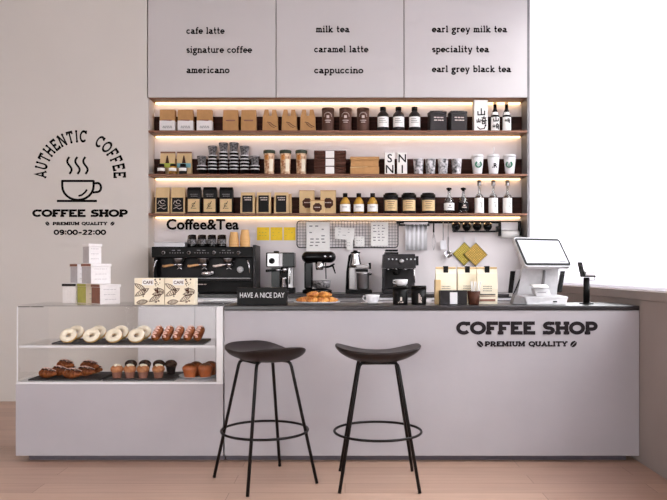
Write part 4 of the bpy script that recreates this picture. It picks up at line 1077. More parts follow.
obj('wall_hook', mm, 'black', gp)
YG = BACK-.028
flat('paper_sheet', 'largest white printed sheet clipped on the wire grid, above the domed machine', 'paper', 306.3, 329.8, 221.8, 252, 'paper', YG, seed=4, npr=7, group='papers on the wire grid')
flat('paper_sheet', 'tilted white card in the middle of the wire grid', 'paper', 335, 354.5, 227.5, 239.5, 'paper', YG, rot=.05, seed=5, npr=3, group='papers on the wire grid')
flat('paper_sheet', 'small translucent slip hanging below the tilted card', 'paper', 346.5, 353, 238, 250, 'paper', YG+.004, seed=6, npr=3, group='papers on the wire grid')
flat('paper_sheet', 'small pale slip right of the hanging slip, low on the wire grid', 'paper', 355, 364.5, 236.5, 246.5, 'paper', YG, seed=9, npr=3, group='papers on the wire grid')
flat('paper_sheet', 'white printed sheet at the right part of the wire grid', 'paper', 370.8, 388, 222, 245.8, 'paper', YG, seed=7, npr=6, group='papers on the wire grid')

# --- hanging rail
Y = BACK-.03; X = lambda p: wx(p, Y)-wx(460, Y); q_ = Y/F
Z0 = wz(222, Y); Z = lambda p: wz(p, Y)-Z0
rl = thing('hanging_rail', 'black utensil rail fixed under the bottom shelf', 'rail', (wx(460, Y), Y, Z0))
obj('rail_bar', MB().box(X(396.5), X(521.5), .018, .027, -.012, .012), 'black', rl)
obj('towel_bar', MB().box(X(399), X(429), -.022, -.014, Z(226), Z(224.3)).box(X(399), X(400.2), -.014, .018, Z(226), Z(220.8)).box(X(427.8), X(429), -.014, .018, Z(226), Z(220.8)), 'black', rl)
mb = MB().box(X(453), X(497), -.07, -.062, Z(232.3), Z(231)).box(X(453), X(497), -.0, .017, Z(232.3), Z(231))
for k in range(9): x = X(453.5)+k*(X(496)-X(453.5))/8; mb.box(x-.002, x+.002, -.0615, -.0005, Z(232.2), Z(231.2))
mb.box(X(452.5), X(454), -.07, .017, Z(231), Z(226.5)).box(X(496), X(497.5), -.07, .017, Z(231), Z(226.5))
obj('glass_rack', mb, 'black', rl)
obj('roll_holder', MB().box(X(498.6), X(499.8), -.06, .017, Z(236), Z(223)).box(X(518.5), X(519.7), -.06, .017, Z(236), Z(223)), 'black', rl)
# towel
mb = MB(); vs = []; n = 24; w = 21.5*q_
for i in range(n+1):
    x = -w/2 + w*i/n; f = .005*math.sin(i*1.3)+.003*math.sin(i*2.9)
    for (y, z) in ((-.022+f*.3-.001, 0.006), (-.026+f*.6-.002, -.09), (-.026+f-.002, -.245), (-.0195+f-.002, -.245), (-.0195+f*.6-.002, -.09), (-.0235+f*.3, .002)):
        vs.append((x, y, z))
fs = []
for i in range(n):
    for k in range(6): fs.append((i*6+k, (i+1)*6+k, (i+1)*6+(k+1) % 6, i*6+(k+1) % 6))
fs += [tuple(reversed(range(6))), tuple(n*6+k for k in range(6))]
tw = thing('dish_towel', 'white dish towel folded over the bar at the left of the rail', 'towel', (wx(416, Y), Y, wz(224.5, Y)))
obj('front_drop', MB().add(vs, fs, True), 'white', tw)
obj('back_fold', MB().box(-w/2-.012, w/2+.012, -.012, -.008, -.05, .022).box(-w/2-.012, w/2+.012, -.0218, -.0135, .004, .007), 'wallw', tw)
# utensils
uy = -.012
def ut(name, lb, px): return thing(name, lb, 'utensil', (wx(px, Y), Y, Z0), group='utensils hanging from the rail')
t = ut('whisk', 'wire whisk with a dark handle hanging beside the towel', 433.5)
obj('handle', MB().tube([(0,uy,-.005),(0,uy,-.10)], [.006,.008], 10), 'black', t)
mb = MB()
for k in range(5):
    a = PI*k/5; mb.tube([((.016*math.sin(PI*j/12))*math.cos(a)*(1.1 if j>5 else 1), uy+.016*math.sin(PI*j/12)*math.sin(a), -.10-.17*(j/12 if j<=12 else 1)) for j in range(13)], .0013, 5)
obj('wires', mb, 'steel', t)
t = ut('spatula', 'white spatula with rounded square blade hanging from the rail', 443)
obj('handle', MB().tube([(0,uy,-.005),(0,uy,-.175)], .0045, 8), 'steel', t)
obj('blade', MB().box(-.028,.028,uy-.004,uy+.004,-.262,-.175), 'white', t, bevel=.003)
t = ut('ladle', 'steel ladle with dark round bowl hanging left of the bowl rack', 448)
obj('handle', MB().tube([(0,uy,-.14),(0,uy,-.28)], .005, 8), 'steel', t)
obj('hook', MB().tube([(0,uy,-.139),(0,uy,-.005)], .003, 8), 'steel', t)
obj('bowl', MB().lathe([(.0,-.036),(.024,-.030),(.036,-.012),(.039,.0),(.036,.0),(.022,-.025),(.0,-.031)], 22, M=Matrix.Translation((0,uy-.012,-.305)) @ Matrix.Rotation(1.2, 4, 'X')), 'chrome', t)
# glasses on the rack
def mk_bowl():
    t = thing('rack_bowl', '', 'bowl')
    obj('bowl', MB().lathe([(.014,0),(.03,.010),(.041,.034),(.040,.06),(.037,.06),(.036,.034),(.026,.013),(0,.008)], 24), 'gloss', t)
    obj('rim_shine', MB().lathe([(.0408,.0605),(.036,.072),(.0345,.0605)], 24, caps=False), 'chrome', t); return t
series(mk_bowl, [(wx(p, Y-.03), Y-.033, Z0+Z(231)+.0015) for p in (456, 466.5, 477, 487.5)], ['dark rack bowl, first of four, nearest the ladle', 'dark rack bowl, second of four from the ladle', 'dark rack bowl, third of four from the ladle', 'dark rack bowl, last of four, nearest the paper roll'], 'dark bowls in the rail rack')
pr_ = thing('paper_roll', 'white paper towel roll in a holder at the right end of rail', 'paper roll', (wx(509, Y), Y-.03, wz(234.5, Y)))
Rx = Matrix.Rotation(PI/2, 4, 'Y')
obj('roll', MB().lathe([(.012,-.083),(.036,-.083),(.036,.083),(.012,.083)], 30, M=Rx), 'paper', pr_)
obj('core', MB().lathe([(.0115,-.087),(.0115,.087)], 16, M=Rx), 'steel', pr_)
tag(obj('paper_pack', MB().box(-.08,.08,-.02,.018,0,.075), 'wallw', bevel=.006), 'pale folded pack above the paper towel roll', 'pack', loc=(wx(509, Y), Y-.004, wz(230.2, Y)+.0))
# pot holders
K['stitch'] = mat('quilting_thread', (176, 142, 66), .9, var=.1)
for cxp, cyp, m, lb, Yh in ((464.3, 254, 'pot1', 'green-yellow checked pot holder, the left one behind', BACK-.012), (475.6, 254.5, 'pot2', 'orange-yellow checked pot holder, the right one in front', BACK-.028)):
    t = thing('pot_holder', lb, 'pot holder', (wx(cxp, Yh), Yh, wz(cyp, Yh)), group='pot holders on the back wall')
    r = 11.3*Yh/F; R45 = Matrix.Rotation(PI/4+.02, 4, 'Y'); e = r*.72
    obj('pad', MB().box(-e, e, -.005, .005, -e, e, M=R45), m, t, bevel=.003)
    mb = MB()
    for k in range(-4, 5):
        mb.box(k*e/4.6-.0028, k*e/4.6+.0028, -.0066, -.0052, -e*.95, e*.95, M=R45).box(-e*.95, e*.95, -.0066, -.0052, k*e/4.6-.0028, k*e/4.6+.0028, M=R45)
    obj('quilt_stitching', mb, 'stitch', t)
    rim = MB().tube([tuple(R45 @ Vector(p)) for p in ((-e,0,-e),(e,0,-e),(e,0,e),(-e,0,e))], .0055, 8, closed=True); obj('binding', rim, 'dgreen', t)
    obj('hanging_loop', MB().box(-.006,.006,-.003,.003, r*.98, r*1.55), 'white', t)
# ================================================================== on the service counter
CZ = CT + .0006
def cp(px, Y): return (wx(px, Y), Y, CZ)
v = FRONT/F
# sign block
Y = 4.60; t = thing('desk_sign', 'black block sign reading HAVE A NICE DAY on the counter', 'sign', cp(262, Y))
w, h = 25*Y/F, 17.4*Y/F
obj('block', MB().box(-w, w, 0, .05, 0, h), 'black', t, bevel=.002)
obj('lettering', font_mb(MB(), 'HAVE A NICE DAY', .047, 0, -.0005, h*.42, bold=.004, th=.001, M=Matrix.Diagonal((.74, 1, 1, 1))), 'white', t)
# croissants on a plate
Y = 4.70; pz = cp(317, Y)
t = thing('croissant_plate', 'white oval plate under the golden croissants on the counter', 'plate', pz)
obj('plate', MB().lathe([(.075,0),(.08,.003),(.15,.014),(.152,.017),(.148,.018),(.08,.008),(0,.008)], 40, sy=.62), 'white', t)
def croissant_mb(L=.11, R=.026, bend=1.7):
    mb = MB(); n = 36; pts = []; rs = []; Rb = L/bend
    for i in range(n+1):
        u = i/n; a = (u-.5)*bend
        pts.append((Rb*math.sin(a), Rb*(1-math.cos(a)), 0)); seg = (u*8) % 1
        env = math.sin(PI*(.04+.92*u))**.75
        rs.append(R*env*(.74+.32*seg))
    mb.tube(pts, rs, 14)
    mb.v = [(x, y, z*.85+R*.78) for x, y, z in mb.v]; return mb
CR = croissant_mb()
def mk_cr():
    t = thing('croissant', '', 'croissant'); obj('pastry', CR, 'bread', t); return t
px_ = [(-.082,-.02,.0,.3), (-.028,-.045,.0,-.2), (.035,-.045,.0,.15), (.086,-.012,.0,-.6), (-.045,.025,.006,2.8), (.03,.03,.006,.4), (-.02,-.01,.036,.9), (.045,-.005,.034,-.5)]
cl = ['golden croissant at the left end of the plate', 'golden croissant at the front of the plate, left of centre', 'golden croissant at the front of the plate, right of centre', 'golden croissant at the right end of the plate',
      'golden croissant at the back of the plate, left of centre', 'golden croissant at the back of the plate, right of centre', 'golden croissant on top of the heap, left one', 'golden croissant on top of the heap, right one']
series(mk_cr, [(pz[0]+a, pz[1]+b, pz[2]+.0085+c) for a, b, c, d in px_], cl, 'croissants on the counter plate', [d for a, b, c, d in px_])
# cup and saucer
Y = 4.72; t = thing('saucer', 'white saucer under the coffee cup on the counter', 'saucer', cp(372, Y))
obj('dish', MB().lathe([(.03,0),(.035,.002),(.072,.010),(.073,.012),(.034,.006),(0,.006)], 32), 'white', t)
t = thing('coffee_cup', 'white coffee cup standing on the saucer', 'cup', (wx(372.5, Y), Y, CZ+.0065))
obj('cup_body', MB().lathe([(.024,0),(.028,.003),(.040,.02),(.048,.055),(.045,.055),(.036,.02),(0,.006)], 30), 'white', t)
obj('handle', MB().tube([(-.040,-.01,.045),(-.060,-.012,.047),(-.064,-.012,.03),(-.050,-.01,.016),(-.036,-.01,.018)], .004, 8), 'white', t)
# black canisters
def mk_blackcan():
    t = thing('coffee_canister', '', 'canister'); r, h = .048, .122
    obj('body', MB().lathe([(r-.002,0),(r,.003),(r,h*.83)], 34), 'black', t)
    obj('lid', MB().lathe([(r+.0012,h*.835),(r+.0012,h-.003),(r-.003,h),(0,h)], 34), 'black', t); return t
a, b = series(mk_blackcan, [cp(400.3, 4.66), cp(418.8, 4.66)], ['matt black canister with a white cup on its lid', 'matt black canister with tall white lettering, beside the coffee bags'], 'black canisters on the counter')
mb = MB(); T = lambda p, z: (p, z)
def wrap(mb, m2, r):
    mb.add([(r*math.sin(x/r)*(1-(y+0)/r*0), -(r-y)*math.cos(x/r), z) for x, y, z in m2.v], m2.f); return mb
m2 = MB(); m2.box(-.004,.008,-.0012,0,.026,.05).box(-.008,-.004,-.0012,0,.02,.026).box(-.018,-.010,-.0012,0,.012,.018).box(-.004,.004,-.0012,0,.012,.016).box(.006,.016,-.0012,0,.012,.02)
obj('white_mark', wrap(MB(), m2, .0483), 'taupe', a)
m2 = MB(); m2.box(-.006,-.001,-.0012,0,.014,.072).box(.001,.007,-.0012,0,.014,.034).box(.001,.005,-.0012,0,.038,.062).box(.009,.014,-.0012,0,.012,.026).box(.008,.013,-.0012,0,.03,.05)
obj('white_mark', wrap(MB(), m2, .0483), 'taupe', b)
t = thing('coffee_cup', 'white cup standing on the lid of the left black canister', 'cup', (wx(401.5, 4.66), 4.66, CZ+.1225))
obj('cup_body', MB().lathe([(.024,0),(.028,.002),(.037,.012),(.041,.040),(.038,.040),(.034,.014),(0,.005)], 28), 'white', t)
obj('handle', MB().tube([(-.036,-.01,.034),(-.054,-.012,.034),(-.056,-.012,.02),(-.036,-.01,.012)], .004, 8), 'white', t)
# coffee bags with clips
def mk_clipbag():
    t = thing('coffee_bag', '', 'coffee bag'); w, h = .134, .247; hw = w/2
    mb = MB(); vs = []
    for z, kx, y0, y1 in ((0,.96,-.034,.034),(h*.4,1,-.036,.036),(h*.8,.99,-.022,.022),(h*.95,.985,-.007,.007)):
        vs += [(-hw*kx,y0,z),(hw*kx,y0,z),(hw*kx*.95,0,z),(hw*kx,y1,z),(-hw*kx,y1,z),(-hw*kx*.95,0,z)]
    fs = [tuple(reversed(range(6))), tuple(18+k for k in range(6))]
    for i in range(3):
        for k in range(6): fs.append((i*6+k, i*6+(k+1) % 6, (i+1)*6+(k+1) % 6, (i+1)*6+k))
    obj('bag', mb.add(vs, fs), 'cream', t)
    obj('folded_top', MB().box(-hw, hw, -.014, .008, h*.935, h*.985), 'kraftl', t, bevel=.003)
    obj('clip', MB().box(-.016,.016,-.0195,-.0145,h*.83,h*1.0).box(-.016,.016,-.0195,.012,h*.988,h*1.01), 'black', t, bevel=.002)
    Mt = Matrix.Translation((0,-.0365,0))
    mb = MB(); rnd = random.Random(3)
    for r in range(3):
        x = -w*.22
        while x < w*.22: mb.box(x, x+.0045, -.0008+.0, .0004, h*(.48-.06*r)-.005, h*(.48-.06*r), M=Mt); x += .0085
    obj('small_print', mb, 'dgrey', t); return t
bags = series(mk_clipbag, [cp(445.5, 4.77), cp(467, 4.855), cp(486.6, 4.77)], ['cream coffee bag with black clip, behind the black holder', 'cream coffee bag with black clip, middle of three behind the stirrers', 'cream coffee bag with black clip and red print, nearest the register'], 'clipped coffee bags on the counter')
obj('red_print', MB().box(-.052,.05,-.039,-.036,.018,.032).box(-.05,.05,-.039,-.036,.050,.054), 'redb', bags[2])
obj('grey_band', MB().box(-.05,.05,-.0395,-.036,.060,.066), 'dgrey', bags[2])
tag(obj('kraft_sleeve', MB().box(-.018,.018,-.03,.03,0,.16), 'kraftl', bevel=.004), 'narrow kraft packet standing at the left edge of the clipped bags', 'packet', loc=cp(437.5, 4.70))
# holder with sticks
Y = 4.60; t = thing('napkin_holder', 'dark grey box holder with a white label on the counter', 'holder', cp(453.7, Y)); w, h = .086, .092
obj('holder_box', MB().box(-w,w,0,.006,0,h).box(-w,w,.064,.07,0,h).box(-w,-w+.005,.006,.064,0,h).box(w-.005,w,.006,.064,0,h).box(-w,w,.006,.064,0,.006).box(-.003,.003,.006,.064,.006,h), 'dgrey', t, bevel=.001)
obj('white_label', MB().box(-.024,.023,-.002,-.0005,.006,h*.88), 'white', t)
t = thing('stirrer_cup', 'brown round cup holding wooden stirrers, beside the napkin holder', 'cup', cp(473.7, 4.63))
obj('cup_body', MB().lathe([(.030,0),(.034,.003),(.042,.088),(.039,.088),(.031,.006),(0,.006)], 30), 'brownb', t)
def mk_stick():
    return tag(obj('stirrer', MB().box(-.003,.003,-.0012,.0012,0,.145), 'paper', bevel=.001), '', 'stirrer')
st = mk_stick(); rnd = random.Random(5)
for k in range(14):
    o = st if k == 0 else st.copy()
    if k: COL.objects.link(o)
    a = 2*PI*k/14; rr = .018 + .004*(k % 2)
    o.location = (wx(473.7,4.63)+rr*math.cos(a)*.8, 4.63+rr*math.sin(a)*.8, CZ+.0075); o.rotation_euler = (-.14*math.sin(a), .30*math.cos(a)*.8, a)
    o['label'] = 'pale wooden stirrer standing in the brown cup'; o['group'] = 'stirrers in the brown cup'

# --- point of sale terminal
K['regw'] = mat('register_shell', (196, 194, 197), .4, spec=.3)
Y = 4.72; ph, ta = math.radians(24), math.radians(34)
pos = thing('cash_register', 'white touchscreen cash register with tilted screen on the counter', 'cash register', cp(540, 4.80))
Wd, Hd = .372/2, .212/2
cz = wz(252, Y)-CZ; cxr = wx(542.7, Y)-wx(540, 4.80); cyr = Y-4.80
Ms = Matrix.Translation((cxr, cyr, cz)) @ Matrix.Rotation(ph, 4, 'Z') @ Matrix.Rotation(-ta, 4, 'X')
def rrect(w, h, c, n=5):
    out = []
    for sx, sz, a0 in ((1,-1,-90),(1,1,0),(-1,1,90),(-1,-1,180)):
        out += [(sx*(w-c)+c*math.cos(math.radians(a0+90*k/n)), sz*(h-c)+c*math.sin(math.radians(a0+90*k/n))) for k in range(n+1)]
    return out
obj('screen_housing', MB().prism(rrect(Wd+.002, Hd+.010, .022), .0, .026, M=Ms), 'regw', pos)
obj('bezel', MB().prism(rrect(Wd-.001, Hd+.001, .018), -.003, -.0005, M=Ms), 'black', pos)
sc_ = obj('screen', MB().prism(rrect(Wd-.017, Hd-.015, .006), -.0045, -.0032, M=Ms), 'screen', pos)
mb = MB().box(.01, .04, -.0055, -.0047, Hd-.028, Hd-.025, M=Ms).box(.10, .15, -.0055, -.0047, -Hd+.024, -Hd+.030, M=Ms); obj('screen_text', mb, 'mgrey', sc_)
# body: wedge stand
X = lambda p, Yq=4.8: wx(p, Yq)-wx(540, 4.8); Zr = lambda p, Yq=4.8: wz(p, Yq)-CZ
obj('stand', MB().hexa([(X(517),.0,Zr(295)),(X(557),.0,Zr(295)),(X(557),.10,Zr(295)),(X(517),.10,Zr(295))],[(X(525),.03,Zr(262)),(X(561),.03,Zr(262)),(X(561),.055,Zr(262)),(X(525),.055,Zr(262))]), 'regw', pos, bevel=.004)
obj('stand_hinge', MB().tube([(X(541.5),-.02,Zr(287)),(X(543.5),-.01,Zr(277)),(X(545),.02,Zr(271))], .010, 10), 'mgrey', pos)
obj('side_bar', MB().hexa([(X(508.5),-.01,Zr(293)),(X(512.5),-.01,Zr(293)),(X(512.5),.02,Zr(293)),(X(508.5),.02,Zr(293))],[(X(513),.05,Zr(271)),(X(517.3),.05,Zr(271)),(X(517.3),.08,Zr(271)),(X(513),.08,Zr(271))]), 'black', pos, bevel=.004)
obj('side_bar', MB().hexa([(X(557.5),-.01,Zr(292)),(X(561.5),-.01,Zr(292)),(X(561.5),.02,Zr(292)),(X(557.5),.02,Zr(292))],[(X(563.5),.05,Zr(271)),(X(567.8),.05,Zr(271)),(X(567.8),.08,Zr(271)),(X(563.5),.08,Zr(271))]), 'black', pos, bevel=.004)
obj('cable', MB().tube([(X(513.5),.0,Zr(294)),(X(520),.02,Zr(281)),(X(529),.03,Zr(268.5))], .0045, 8), 'dgrey', pos)
obj('rear_cover', MB().hexa([(X(511),.03,Zr(297)),(X(520),.03,Zr(297)),(X(520),.07,Zr(297)),(X(511),.07,Zr(297))],[(X(518),.06,Zr(270)),(X(527),.06,Zr(270)),(X(527),.085,Zr(270)),(X(518),.085,Zr(270))]), 'regw', pos, bevel=.003)
# base tray
Yb = 4.62; B = lambda p: wx(p, Yb)-wx(540, 4.8); Zb = lambda p: wz(p, Yb)-CZ
obj('base_tray', MB().hexa([(B(527),-.18,0),(B(566),-.18,0),(B(566),.0,0),(B(520),.0,0)],[(B(525),-.18,.050),(B(569.5),-.16,.050),(B(566),.0,.060),(B(522),.0,.064)]), 'regw', pos, bevel=.004)
obj('grey_side', MB().hexa([(B(513.2),-.172,.004),(B(526.5),-.18,.0),(B(520),-.0,.0),(B(516),-.0,.0)],[(B(516),-.15,.062),(B(524.5),-.178,.050),(B(521.5),.0,.062),(B(519),.0,.066)]), 'mgrey', pos, bevel=.003)
obj('port', MB().box(B(553), B(557), -.183, -.1805, .016, .024), 'black', pos)
pp = obj('printer', MB().hexa([(B(537.5),-.15,.052),(B(553),-.15,.052),(B(553),-.06,.062),(B(537.5),-.06,.062)],[(B(536),-.12,.098),(B(552),-.12,.098),(B(552),-.05,.108),(B(536),-.05,.108)]), 'regw', pos, bevel=.006)
mb = MB(); vs = []
for i in range(9):
    a = i/8*1.5
    for x in (B(535)-.001, B(550)):
        vs += [(x-.012*math.sin(a), -.155+.045*a, .112+.018*math.sin(a*1.6)), (x-.012*math.sin(a), -.155+.045*a, .1105+.018*math.sin(a*1.6))]
fs = []
for i in range(8):
    o = 4*i; fs += [(o,o+2,o+6,o+4),(o+1,o+5,o+7,o+3),(o,o+4,o+5,o+1),(o+2,o+3,o+7,o+6)]
fs += [(0,1,3,2),(32,34,35,33)]
obj('receipt_paper', mb.add(vs, fs, True), 'paper', pp)
obj('paper_slot', MB().box(B(538.5), B(547), -.157, -.152, .076, .08), 'mgrey', pp)
# card reader on a stand
Y = 4.74; t = thing('card_reader', 'black card reader on a slim post beside the register', 'card reader', cp(586.5, Y))
X = lambda p: wx(p, Y)-wx(586.5, Y); Zc = lambda p: wz(p, Y)-CZ
obj('foot', MB().lathe([(.045,0),(.045,.005),(.02,.008),(0,.008)], 28), 'black', t)
obj('post', MB().lathe([(.021,.008),(.020,Zc(277.5))], 24), 'black', t)
obj('tray', MB().box(X(583), X(594), -.035, .035, Zc(277), Zc(275.5)), 'black', t, bevel=.002)
obj('screen', MB().hexa([(X(582.2),-.035,Zc(277)),(X(583.6),-.035,Zc(277)),(X(583.6),.035,Zc(277)),(X(582.2),.035,Zc(277))],[(X(578.8),-.035,Zc(262)),(X(580.2),-.035,Zc(262)),(X(580.2),.035,Zc(262)),(X(578.8),.035,Zc(262))]), 'gloss', t)
obj('reader', MB().box(X(584.2), X(593.6), -.03, .03, Zc(275.4), Zc(271.2)), 'white', t, bevel=.003)
obj('wire_guard', MB().tube([(X(594.3),-.0,Zc(271)),(X(594.8),0,Zc(280)),(X(588),0,Zc(280))], .003, 8), 'black', t)

# ================================================================== on and in the display case
CTZ = ZT + .0006
def box_gift(px, Y, s, h, th, z, mf, ml, lidm, lb, py=None):
    """square box turned so that a corner points at the camera; mf right face colour, ml left face colour (boxg paints its shade)"""
    t = thing('gift_box', lb, 'box', (wx(px, Y), Y, z), rz=th+.33, group='gift boxes stacked on the display case')
    # local origin = the front corner; +x runs right/back, +y runs left/back
    obj('box', MB().box(.002, s-.002, .002, s-.002, 0, h*.86), mf, t, bevel=.001)
    obj('left_face', MB().box(.0002, .0015, .004, s-.004, .004, h*.85), ml, t)
    l_ = obj('lid', MB().box(-.002, s+.002, -.002, s+.002, h*.865, h), mf, t, bevel=.001)
    obj('lid_band', MB().box(-.0034, -.0021, .0, s, h*.87, h*.995), lidm, l_)
    obj('sprig_print', marks(MB(), 3, s*.15, s*.8, h*.75, h*.25, .003, .0018, int(px)), 'boxg', t)
    return t
Yc = 4.66
HB = 20*Yc/F; Z2 = CTZ+HB+.001; HM = 20.3*Yc/F; Z3 = Z2+HM+.001; HT = 20*Yc/F
box_gift(76, 4.80, .105, HB, math.radians(58), CTZ, 'boxw', 'boxw', 'dgrey', 'white box at the left of the bottom row of stacked boxes')
box_gift(86, 4.74, .115, HB, math.radians(30), CTZ, 'cream', 'olive', 'olive', 'box with olive green side in the middle of the bottom row')
box_gift(100, 4.62, .138, HB*.985, math.radians(23), CTZ, 'boxw', 'redb', 'redb', 'white box with rose-brown side at the right of the bottom row')
box_gift(77.5, 4.88, .085, HM, math.radians(35), Z2, 'boxw', 'boxg', 'redb', 'small box with dark lid, left one in the second tier')
box_gift(91, 4.63, .138, HM, math.radians(26), Z2, 'boxw', 'boxg', 'redb', 'white box with its left side painted grey as shade in the second tier, under the top box')
box_gift(89, 4.66, .088, HT, math.radians(27), Z3, 'boxw', 'boxg', 'boxw', 'small white cube box at the very top of the stack')
# cafe boxes
def mk_cafe():
    t = thing('coffee_carton', '', 'carton'); w, h = 30.2*v/2, 27*v
    obj('box', MB().box(-w, w, 0, .09, 0, h), 'cream', t, bevel=.002)
    mb = MB(); T = lambda a, b: (a, b); rnd = random.Random(11)
    def leaf(x, z, L, an, wd=.30):
        c, s = math.cos(an), math.sin(an); n = 8
        up = [(L*i/n, wd*L*math.sin(PI*i/n)**.8*.5) for i in range(n+1)]; pts = up + [(a, -b) for a, b in up[-2:0:-1]]
        P = [(min(w-.002, max(-w+.002, x+a*c-b*s)), min(h-.003, max(.003, z+a*s+b*c))) for a, b in pts]
        ribbon(mb, P, .0034, T, -.0005, th=.0008, closed=True)
        for i in range(1, n, 1):
            a = L*i/n; hb = wd*L*math.sin(PI*i/n)**.8*.42
            for sg in (-1, 1):
                q1 = (x+a*c, z+a*s); q2 = (x+(a+.25*hb)*c-sg*hb*s, z+(a+.25*hb)*s+sg*hb*c)
                if abs(q2[0]) < w-.003 and .003 < q2[1] < h-.003 and abs(q1[0]) < w-.003: ribbon(mb, [q1, q2], .0034, T, -.0005, th=.0008)
    leaf(-.09, .055, .10, .5); leaf(-.02, .09, .085, 2.6); leaf(.0, .02, .09, .55); leaf(-.08, .012, .07, .15, .4); leaf(.03, .10, .07, -.2); leaf(.02, .065, .075, .15)
    for k in range(26): 
        x = .052+rnd.uniform(-.016,.016); z = rnd.uniform(.008, h-.008); r = rnd.uniform(.003,.006)
        mb.ellip((x, -.001, z), r, .001, r, 8, 6)
    for k in range(10):
        x = -.035+rnd.uniform(-.008,.008); z = rnd.uniform(.05, .1); mb.ellip((x, -.001, z), .004, .001, .004, 8, 6)
    obj('leaf_print', mb, 'brownb', t)
    obj('paper_label', MB().box(-.045, .028, -.0035, -.0022, h-.047, h-.008), 'paper', t)
    obj('lettering', font_mb(MB(), 'CAFE', .027, -.008, -.0038, h-.037, bold=.02, th=.001), 'brownc', t); return t
series(mk_cafe, [(wx(149.3, 4.58), 4.58, CTZ), (wx(179.9, 4.58), 4.58, CTZ)], ['cream CAFE carton with leaf print on the display case, left one', 'cream CAFE carton with leaf print, right one beside the counter'], 'leaf-print cartons on the display case')

# trays
SZ = ZS + .0006; BZ = ZB + .0006
def tray(name, lb, x0, x1, y0, y1, z, m='tray'):
    cxx, cyy = (x0+x1)/2, (y0+y1)/2; a, b = (x1-x0)/2, (y1-y0)/2
    mb = MB().box(-a, a, -b, b, 0, .006).box(-a, a, -b, -b+.004, .006, .009).box(-a, a, b-.004, b, .006, .009).box(-a, -a+.004, -b+.004, b-.004, .006, .009).box(a-.004, a, -b+.004, b-.004, .006, .009)
    return tag(obj(name, mb, m), lb, 'tray', group='slate trays in the display case', loc=(cxx, cyy, z))
tray('serving_tray', 'long dark tray of doughnuts and eclairs on the glass shelf', wx(53, 4.62), wx(203, 4.62), 4.60, 4.90, SZ)
tray('serving_tray', 'dark tray of chocolate croissants at the lower left of the case', wx(29.5, 4.60), wx(101, 4.60), 4.58, 4.92, BZ)
tray('serving_tray', 'dark tray of muffins in the middle of the lower level', wx(103.5, 4.60), wx(175, 4.60), 4.58, 4.92, BZ)
K['doughm'] = mat('fried_dough', (206, 146, 66), .6, rgb2=(226, 184, 116), scale=20)
# doughnuts, leaning back
def mk_donut():
    t = thing('doughnut', '', 'doughnut'); R, r = .0355, .0185; Md = Matrix.Translation((0,0,.0400)) @ Matrix.Rotation(math.radians(48), 4, 'X')
    obj('dough', MB().torus(R, r, 32, 14, M=Md), 'doughm', t)
    g = MB(); g.torus(R, r+.0022, 40, 12, M=Md @ Matrix.Translation((0,0,.0005)), b0=.5, b1=PI-.15); obj('icing', g, 'icing', t); return t
locs = []; labs = []
for i, px in enumerate((68.5, 91.7, 114, 136.5)):
    locs.append((wx(px, 4.665), 4.665, SZ+.0075)); labs.append(f'cream-iced doughnut, {["first","second","third","fourth"][i]} from the left in the front row')
for i, px in enumerate((76, 98, 120.5, 143)):
    locs.append((wx(px, 4.755), 4.755, SZ+.0075+.012)); labs.append(f'cream-iced doughnut, {["first","second","third","fourth"][i]} from the left in the back row')
dn = series(mk_donut, locs, labs, 'iced doughnuts on the glass shelf')
# eclairs
def mk_eclair():
    t = thing('eclair', '', 'eclair'); mb = MB(); n = 16; L = .118
    pts = []; rs = []
    for i in range(n+1):
        a = i/n; pts.append((0, -L/2+L*a, 0)); rs.append((.029)*(max(.0, 1-abs(2*a-1)**3.2))**.5+.001)
    Me = Matrix.Translation((0,0,.054)) @ Matrix.Rotation(math.radians(44), 4, 'X') @ Matrix.Rotation(.0, 4, 'Z')
    mb.tube(pts, rs, 16, M=Me); obj('pastry', mb, 'breadd', t)
    z = MB(); zp = []
    for i in range(25):
        a = i/24; y = -L*.42+L*.84*a; x = .017*math.sin(a*PI*9); rr = (.029)*(max(.0, 1-abs(2*(.08+.84*a)-1)**3.2))**.5
        zp.append((x, y, math.sqrt(max(0, rr*rr-x*x))+.002))
    z.tube(zp, .0042, 6, M=Me); obj('berry_drizzle', z, 'pink', t); return t
series(mk_eclair, [(wx(px, 4.69), 4.69, SZ+.0075) for px in (157.5, 168, 178.5, 189.3, 199.0)],
       ['drizzled eclair nearest the doughnuts', 'drizzled eclair, second from the doughnuts', 'drizzled eclair in the middle of the five', 'drizzled eclair, fourth from the doughnuts', 'drizzled eclair farthest right on the tray'], 'eclairs on the glass shelf', [-.38, -.38, -.38, -.36, -.3])
# chocolate croissants
CR2 = croissant_mb(.150, .036, 1.3)
def mk_cc():
    t = thing('chocolate_croissant', '', 'croissant'); obj('pastry', CR2, 'breadd', t)
    z = MB(); Rb = .150/1.3
    zp = []
    for i in range(40):
        u_ = .1+.8*i/39; a = (u_-.5)*1.3; s = .02*math.sin(i*1.25)*math.sin(PI*u_)**.5
        env = .036*math.sin(PI*(.04+.92*u_))**.75*.98
        zp.append(((Rb+s)*math.sin(a), Rb-(Rb-s)*math.cos(a), .036*.78+.85*math.sqrt(max(0, env*env-s*s))+.003))
    z.tube(zp, .0052, 6); obj('chocolate_drizzle', z, 'choc', t)
    zq = []
    for i in range(28):
        u_ = .12+.76*i/27; a = (u_-.5)*1.3; s = .017*math.sin(i*1.9+1)
        env = .036*math.sin(PI*(.04+.92*u_))**.75*.98
        zq.append(((Rb+s)*math.sin(a), Rb-(Rb-s)*math.cos(a), .036*.78+.85*math.sqrt(max(0, env*env-s*s))+.0065))
    z2 = MB().tube(zq, .0036, 6); obj('cream_drizzle', z2, 'pink', t)
    return t
